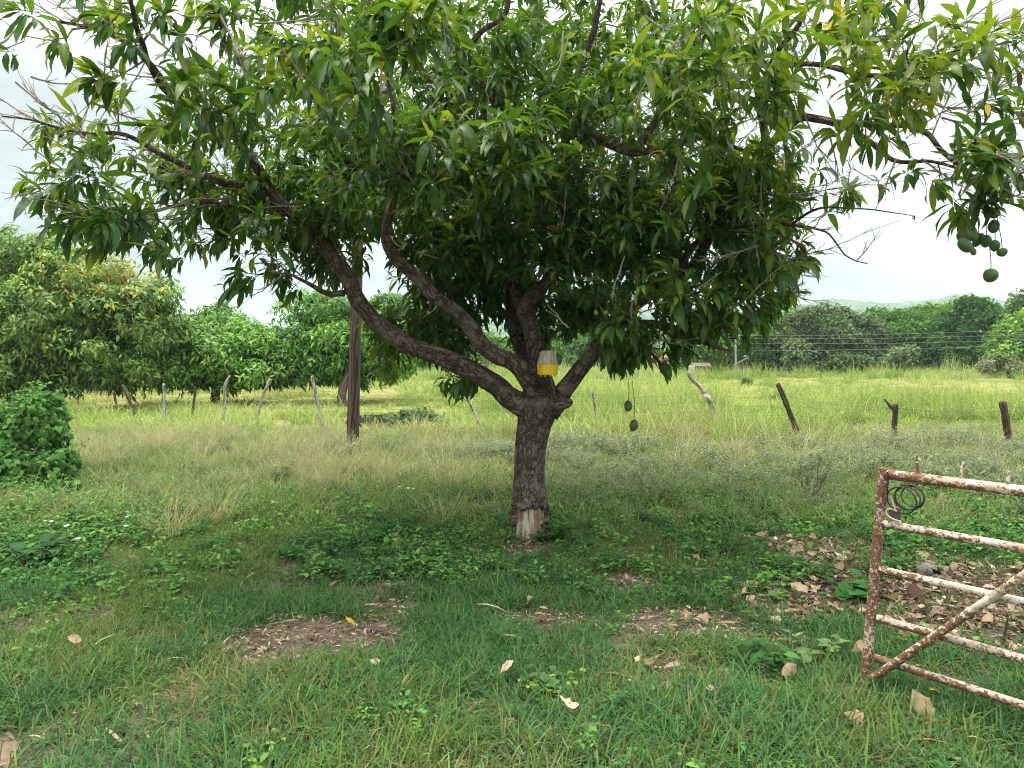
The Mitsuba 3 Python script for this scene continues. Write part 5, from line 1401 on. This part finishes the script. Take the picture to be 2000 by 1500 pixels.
STRAW = [(.35, .345, .165), (.43, .42, .215), (.27, .295, .12), (.21, .275, .09)]
for q in range(5):
    m, c = tuft(75, .15, .52, .0085, .30, 1.0, STRAW, [3, 3, 2, 2], 5, 850 + q, .16, [(.45, .42, .24), (.36, .37, .18)])
    make_group(f'tuft_straw_{q}', m, c)
straw_w = lambda x, y: sm(8.4, 9.6, y) * sm(17.0, 15.0, y) * np.clip(.02 + .9 * sm(.50, .64, patch(x, y, .33, 71)) * (0.4 + .6 * sm(1.5, -1.5, x)) + .75 * sm(11.2, 12.6, y + .8 * (patch(x, y, .5, 72) - .5)) * sm(15.6, 14.0, y), 0, 1)
x, y, g = scatter(1500, -13, 12, 8, 17, lambda x, y: straw_w(x, y) * sm(.38, .55, patch(x, y, .9, 74)), 73)
set_copies('dry_grass', [f'tuft_straw_{q}' for q in range(5)], x, y, land(x, y), g.random(len(x)) * 6.28, g.uniform(.45, .95, len(x)), lean=g.normal(.1, .15, len(x)))
labels['dry_grass'] = {'kind': 'stuff', 'label': 'tall straw-coloured grass along the near side of the fence', 'category': 'grass'}

# single tussocks that stand out
TUS = [(640, 965, .95, 'broad straw-coloured grass tussock in front of the wooden pole'), (740, 948, .85, 'straw-coloured grass tussock just right of the wooden pole foot'), (880, 968, 1.0, 'arching straw grass tussock left of the trunk'),
       (330, 1050, .75, 'thin pale grass tussock above the dark weeds at the left'), (420, 1020, .85, 'pale seeding grass tussock at the left beside the blue flowers'), (205, 920, .9, 'dry grass tussock right beside the vine-covered bush'),
       (1330, 925, .95, 'dry straw tussock right of the hanging mangoes'), (1440, 915, 1.0, 'straw tussock below the long bent fence post'), (1560, 905, .85, 'straw tussock at the foot of the dark straight fence post'),
       (320, 868, .9, 'straw tussock at the foot of the upright pale post'), (500, 905, .8, 'straw tussock left of the wooden pole foot'), (1030, 905, .7, 'short straw tussock just behind the trunk')]
for q, (px, py, s, lab) in enumerate(TUS):
    c = G(px, py)
    m, col = tuft(130, .17, .60, .0080, .34, 1.05, STRAW, [3, 3, 2, 2], 5, 900 + q, .16, [(.47, .44, .25), (.36, .37, .18)])
    k = thing('grass_tussock', lab, 'grass tussock', 'tussocks of dry grass')
    scene[k] = mikit.ply((m[0] * s + [c[0], c[1], float(land(c[0], c[1]))], m[1]), 'mat_blade', smooth=True, color=col)

# pasture beyond the fence
FIELD = [[(0.255, 0.399, 0.071), (0.319, 0.458, 0.097), (0.191, 0.325, 0.058)], [(0.383, 0.443, 0.156), (0.459, 0.487, 0.207), (0.306, 0.399, 0.104)], [(0.166, 0.31, 0.058), (0.23, 0.384, 0.078), (0.128, 0.251, 0.045)]]
for q in range(9):
    m, c = tuft(34, .30, .60, .020, .24, .8, FIELD[q % 3], [3, 2, 2], 3, 1000 + q, .24, [(.36, .40, .15), (.29, .36, .10)])
    make_group(f'tuft_field_{q}', m, c)
def field_set(n, y0, y1, scale, seed, wfun):
    x, y, g = scatter(n, -y1 * .78, y1 * .78, y0, y1, wfun, seed)
    tone = .5 + 1.25 * (patch(x, y, .16, 81) - .5) + .9 * (patch(x, y, .9, 82) - .5) + g.normal(0, .05, len(x))
    which = np.where(tone > .60, 1, np.where(tone > .44, 0, 2))
    for t_ in range(3):
        m = which == t_
        set_copies('pasture_grass', [f'tuft_field_{q}' for q in range(9) if q % 3 == t_], x[m], y[m], land(x[m], y[m]), g.random(m.sum()) * 6.28, scale * g.uniform(.7, 1.3, m.sum()), lean=g.normal(-.08, .12, m.sum()), tall=(1 - .30 * sm(19, 15, y[m])) * (1 - .50 * sm(0.5, -2.0, x[m]) * sm(34, 28, y[m])) * (1 - .40 * sm(19, 26, y[m]) * sm(60, 48, y[m])) * g.uniform(.55, 1.1, m.sum()) * (0.25 + 1.5 * sm(.30, .70, patch(x[m], y[m], .35, 83))))


field_set(5200, 13.5, 26, .95, 91, lambda x, y: sm(13.6 - .12 * x, 15.4 - .12 * x, y + 1.2 * (patch(x, y, .4, 84) - .5)) * (0.18 + .82 * sm(.42, .56, patch(x, y, .42, 85))))
field_set(7000, 26, 50, 1.0, 92, lambda x, y: 0.10 + .9 * sm(.42, .58, patch(x, y, .14, 86)) * (1 - .5 * sm(28, 40, y)))
field_set(5000, 50, 84, 1.35, 93, lambda x, y: 0.25 + .75 * sm(.42, .55, patch(x, y, .10, 87)) * sm(50, 58, y))
labels['pasture_grass'] = {'kind': 'stuff', 'label': 'bright yellow-green tall grass of the field beyond the fence', 'category': 'grass'}

# fine seed stalks above the lawn
x, y, g = scatter(420, -4, 3.5, 2.9, 8.5, lambda x, y: .15 + .85 * sm(0, -2.5, x), 97)
(sv, sf), sc = blades(np.stack([x, y, land(x, y)], -1), g.random(len(x)) * 6.28, np.abs(g.normal(.25, .2, len(x))), g.uniform(.22, .48, len(x)), np.full(len(x), .0026), np.abs(g.normal(.35, .3, len(x))), tones(len(x), [(.28, .32, .13), (.36, .34, .18)], [1, 1], .15, g), 5)
scene['seed_stalks'] = mikit.ply((sv, sf), 'mat_blade', smooth=True, color=sc)
labels['seed_stalks'] = {'kind': 'stuff', 'label': 'thin pale seed stalks standing above the lawn', 'category': 'grass'}

# ------------------------------------------------------------------ fallen leaves and litter
dead_t = [leaf_template(6, half=.26 + .05 * (j % 3), bend=[.5, -.7, 1.1, .3][j], fold=[.35, -.25, .5, .15][j], sharp=.72, wave=.30, petiole=.05, across=4, seed=40 + j) for j in range(4)]
DEAD_COLS = [(.36, .255, .165), (.46, .35, .235), (.25, .165, .105), (.52, .42, .31)]
scene['mat_dead_leaf'] = {'type': 'principledthin', 'base_color': VC, 'roughness': 0.6, 'diff_trans': 0.35, 'spec_trans': 0.0}


def dead_leaf(px, py, size, label, group=None, col=None, seed=0, lift=.03, stand=.25, pos=None, shape=None):
    g = np.random.default_rng(seed)
    c = G(px, py) if pos is None else np.array([pos[0], pos[1], 0])
    c[2] = float(land(c[0], c[1])) + lift
    a = g.random() * 6.283
    d = np.array([[math.cos(a), math.sin(a), g.normal(0, stand)]])
    up = np.array([[g.normal(0, stand), g.normal(0, stand) - stand, 1.0]])
    v, f, uv = shape or dead_t[g.integers(0, 4)]
    a_, b_ = place_many(v, f, c[None] - norm(d) * size * .5, frames(d, up), np.array([size]))
    base = tones(1, DEAD_COLS if col is None else [col], [3, 3, 1.5, 1] if col is None else [1], .14, g)
    tone = 0.82 + 0.36 * nfbm(np.column_stack([uv * 5, np.full(len(uv), seed * 1.7)]), 3, 2)[:, None]
    k = thing('dry_leaf', label, 'leaf', group)
    scene[k] = mikit.ply((a_, b_), 'mat_dead_leaf', smooth=True, color=base * tone)


LONE = [(990, 1345, .085, 'curled tan leaf standing upright in the grass at the bottom centre', .6), (733, 1322, .06, 'small pale brown leaf in the grass below the woodchip patch', .3), (776, 1262, .045, 'tiny pale leaf at the right end of the woodchip patch', .3),
        (1060, 1220, .11, 'pale torn leaf on the bare strip in front of the trunk', .3), (1342, 1215, .12, 'pale flat leaf on the bare earth right of the centre', .25), (1375, 1222, .09, 'tan leaf lying just right of the pale flat leaf', .25),
        (1268, 1318, .10, 'ragged pale tan leaf in the grass hollow right of the bottom centre', .3), (1245, 1312, .06, 'small pale leaf beside the ragged tan leaf', .3), (1540, 1335, .10, 'folded brown leaf in the grass left of the gate foot', .4),
        (1800, 1405, .14, 'large round tan leaf under the lowest gate rail', .35), (1670, 1430, .10, 'brown leaf in the grass at the bottom right', .4), (1110, 1420, .10, 'greenish tan leaf lying deep in the bottom grass', .5),
        (1385, 1372, .07, 'pale crumpled leaf in the grass at the right of the bottom centre', .3), (1680, 1282, .12, 'pale leaf pressed against the foot of the gate post', .3), (1170, 1348, .05, 'dark red-brown leaf in the bottom grass', .2),
        (1228, 1140, .09, 'light brown leaf right of and in front of the trunk', .25), (1420, 1265, .05, 'thin brown curled leaf on the grass edge', .3), (145, 1282, .09, 'upright brown leaf in the grass at the left', .6), (650, 1158, .07, 'dull brown leaf in the grass left of the centre', .3),
        (1035, 1185, .06, 'small tan leaf under the weeds in front of the trunk', .3), (1230, 1357, .035, 'whitish scrap of leaf in the bottom grass', .3), (1360, 1100, .09, 'buff leaf on the ground midway between trunk and gate', .3), (1487, 1053, .12, 'light leaf on the litter strip left of the gate top', .3),
        (1640, 1127, .10, 'orange-tan leaf curled up left of the gate post', .5), (1560, 1165, .15, 'broad brown leaf standing in the litter left of the gate post', .6)]
for q, (px, py, s, lab, st) in enumerate(LONE):
    dead_leaf(px, py, s * 0.98, lab, 'single fallen leaves in the grass', (.16, .055, .035) if 'dark red' in lab else None, 1200 + q, .058 if st < .5 else .085, st)
narrow = leaf_template(7, half=.15, bend=.9, fold=.35, wave=.2, petiole=.05, across=4, seed=3)
for q, (px, py, s, lab) in enumerate([(685, 1232, .085, 'bright yellow fallen leaf on the woodchip patch'), (1830, 1373, .095, 'bright yellow fallen leaf under the lowest gate rail'), (1078, 1348, .05, 'fresh yellow-green fallen leaf in the bottom grass')]):
    dead_leaf(px, py, s, lab, 'yellow fallen leaves', (.52, .41, .045) if q < 2 else (.30, .40, .06), 1300 + q, .05, .22, None, narrow)
g = np.random.default_rng(77)
cnt = 0
spots = bare_spots([(1600, 1180, 150, 50), (1800, 1150, 230, 95), (1930, 1010, 130, 55), (1900, 1245, 160, 55), (1540, 1065, 90, 25), (1880, 1090, 150, 70), (1960, 1180, 160, 90)])
while cnt < 235:
    k = g.choice(len(spots), p=[.14, .22, .14, .14, .08, .14, .14])
    a, r = g.random() * 6.28, math.sqrt(g.random())
    x_, y_ = spots[k, 0] + spots[k, 2] * r * math.cos(a), spots[k, 1] + spots[k, 3] * r * math.sin(a)
    if abs(x_) > .70 * y_ or y_ < 3:
        continue
    cnt += 1
    dead_leaf(0, 0, g.uniform(.040, .105), 'dry tan leaf among the many lying in the leaf litter behind the gate', 'dry leaves of the litter behind the gate', None, 1400 + cnt, g.uniform(.008, .05), .34, pos=(x_, y_))


def litter(name, n, weight, box, size, cols, seed, label, half=.25):
    x, y, g = scatter(n, *box, weight, seed)
    t_ = leaf_template(3, half=half, bend=.6, fold=.3, petiole=0, across=2, seed=seed)
    m = len(x)
    d = np.stack([*(lambda a: (np.cos(a), np.sin(a)))(g.random(m) * 6.28), g.normal(0, .25, m)], -1)
    v, f = place_many(t_[0], t_[1], np.stack([x, y, land(x, y) + g.uniform(.004, .025, m)], -1), frames(d, np.array([0, 0, 1.0]) + g.normal(0, .35, (m, 3))), size * np.exp(g.normal(0, .55, m)))
    scene[name] = mikit.ply((v, f), 'mat_dead_leaf', smooth=True, color=np.repeat(tones(m, cols, np.ones(len(cols)), .25, g), len(t_[0]), 0))
    labels[name] = {'kind': 'stuff', 'label': label, 'category': 'litter'}


gatew = lambda x, y: np.max([np.clip(1.6 - 1.2 * np.sqrt(((x - s[0]) / s[2]) ** 2 + ((y - s[1]) / s[3]) ** 2), 0, 1) for s in spots], 0)
litter('leaf_litter', 12000, lambda x, y: gatew(x, y) * .9, (.5, 5.5, 3, 9.5), .050, DEAD_COLS + [(.20, .13, .085), (.12, .075, .05), (.10, .065, .045), (.16, .11, .075)], 101, 'broken dry leaves covering the earth behind the gate', .3)
litter('woodchips', 90000, lambda x, y: bare(x, y) * sm(0.0, -0.2, road_side(x, y)), (-4, 4, 2.6, 9.0), .026, [(.36, .29, .22), (.24, .17, .12), (.46, .40, .33), (.13, .085, .06), (.10, .065, .045), (.30, .25, .20)], 103, 'dry chips, straw and crumbs on the bare earth patches', .12)
litter('straw_thatch', 15000, lambda x, y: sm(0.15, -0.1, road_side(x, y)), (-7, 7, 2.6, 9.5), .06, [(.34, .28, .17), (.26, .21, .12), (.20, .19, .08), (.40, .34, .22)], 105, 'dead straw lying between the living grass', .04)

# ------------------------------------------------------------------ small separate things on the ground
st_ = trimesh.creation.icosphere(subdivisions=4, radius=1.0)
sv = st_.vertices * (1 + .35 * (nfbm(st_.vertices * 1.6 + 3, 4, 3)[:, None] - .5)) * [.060, .05, .05]
c = G(1805, 1122)
whole('stone', (sv + [c[0], c[1], float(land(c[0], c[1])) + .045], st_.faces), 'mat_stone', 'rounded grey lump of stone in the litter behind the gate', 'stone', smooth=True)
c = G(1960, 1255)
(v, f), uv = tube(smooth_path(np.array([[c[0], c[1], -.02, .008], [c[0] + .012, c[1], .06, .007], [c[0] + .03, c[1] + .01, .14, .005]]), .02), 8)
whole('stick', (v, f), 'mat_timber', 'short dark stick standing upright in the litter behind the gate', 'stick', smooth=True, uv=uv)
ds = thing('dead_shrub', 'small leafless twiggy shrub among the grey-green weeds left of the gate top', 'shrub')
c = G(1585, 985)
tw = []
for q in range(14):
    a = q * 2.4
    e = np.array([c[0] + .24 * math.cos(a) * rng.uniform(.4, 1), c[1] + .24 * math.sin(a), rng.uniform(.20, .44)])
    tw.append(bare_twig(np.array([c[0], c[1], 0.0]), e, .006, 5, 2000 + q))
scene[ds] = mikit.ply(join(tw), 'mat_twig', smooth=True)
petal = leaf_template(3, half=.42, bend=.5, fold=.12, sharp=.6, petiole=0, seed=4)
scene['mat_petal'] = {'type': 'principledthin', 'base_color': rgb(.62, .66, .86), 'roughness': .6, 'diff_trans': .6, 'spec_trans': 0.0}
FLW = [(88, 1018, 'pale blue flower low in the weeds at the far left'), (100, 1019, 'second pale blue flower beside the far left one'), (130, 1028, 'small pale blue flower right of the far left pair'), (248, 1010, 'pale blue flower at the foot of the thin tussock'), (246, 1028, 'pale blue flower just below another at the thin tussock'),
       (152, 1053, 'pale blue flower lowest of those at the left'), (533, 981, 'single white-blue flower in the dark weeds left of the trunk'), (780, 951, 'small blue flower left of a blue-white pair near the trunk'), (797, 954, 'blue-white flower of the pair left of the trunk'), (808, 955, 'blue-white flower at the right end of the pair left of the trunk')]
for q, (px, py, lab) in enumerate(FLW):
    k = thing('blue_flower', lab, 'flower', 'pale blue flowers in the weeds')
    c = P(px, py, EYE * FOC / (py - 700) - 1.1)
    s = .017 + .004 * (q % 3)
    for j in range(5):
        a = j * 1.2566 + q
        d = np.array([[math.cos(a), math.sin(a) - .3, .5]])
        vv, ff = place_many(petal[0], petal[1], c[None], frames(d, np.array([[0, -.7, 1.0]])), np.array([s]))
        part(k, 'petal', (vv, ff), 'mat_petal', smooth=True)
    z0 = float(land(c[0], c[1]))
    part(k, 'stem', thin_tube(np.stack([[c[0], c[1] + .02, z0], [c[0] - .01, c[1] + .015, (z0 + c[2]) / 2], c]), np.array([.0016, .0014, .0012]), 5), 'mat_stalk')
# broad-leaved plants one can tell apart
BP = [(70, 1098, 'dark broad-leaved creeper patch at the left edge', .085, .20, 22, [(.05, .12, .05), (.07, .15, .06)]), (1660, 1165, 'fresh green broad-leaved plant just left of the gate post', .10, .16, 8, [(.07, .20, .05)]), (1085, 1370, 'small yellow-green sprig in the bottom grass', .030, .13, 5, [(.22, .34, .06)]),
      (1045, 1360, 'grey-green sprig with oval leaves in the bottom grass', .05, .10, 4, [(.09, .19, .07)]), (1590, 1278, 'pale green creeper with broad leaves left of the gate foot', .058, .13, 8, [(.17, .27, .11)]), (1490, 1305, 'leafy weed clump in the grass right of the ragged tan leaf', .06, .14, 10, [(.06, .16, .05)]),
      (780, 1045, 'dense dark leafy weed left of the trunk foot', .05, .22, 16, [(.045, .125, .035)]), (1100, 1065, 'leafy weed clump right of the trunk foot', .055, .24, 16, [(.05, .14, .04), (.07, .17, .045)]), (1430, 1085, 'dark leafy weed patch between trunk and gate', .05, .18, 14, [(.045, .12, .035)])]
for q, (px, py, lab, lf, h, ns, cols) in enumerate(BP):
    c = G(px, py)
    (v, f), col = weed(2100 + q, cols, ns, h, lf, .34)
    k = thing('leafy_plant', lab, 'plant')
    scene[k] = mikit.ply((v * [1.3, 1.3, 1] + [c[0], c[1], float(land(c[0], c[1]))], f), 'mat_blade', smooth=True, color=col)
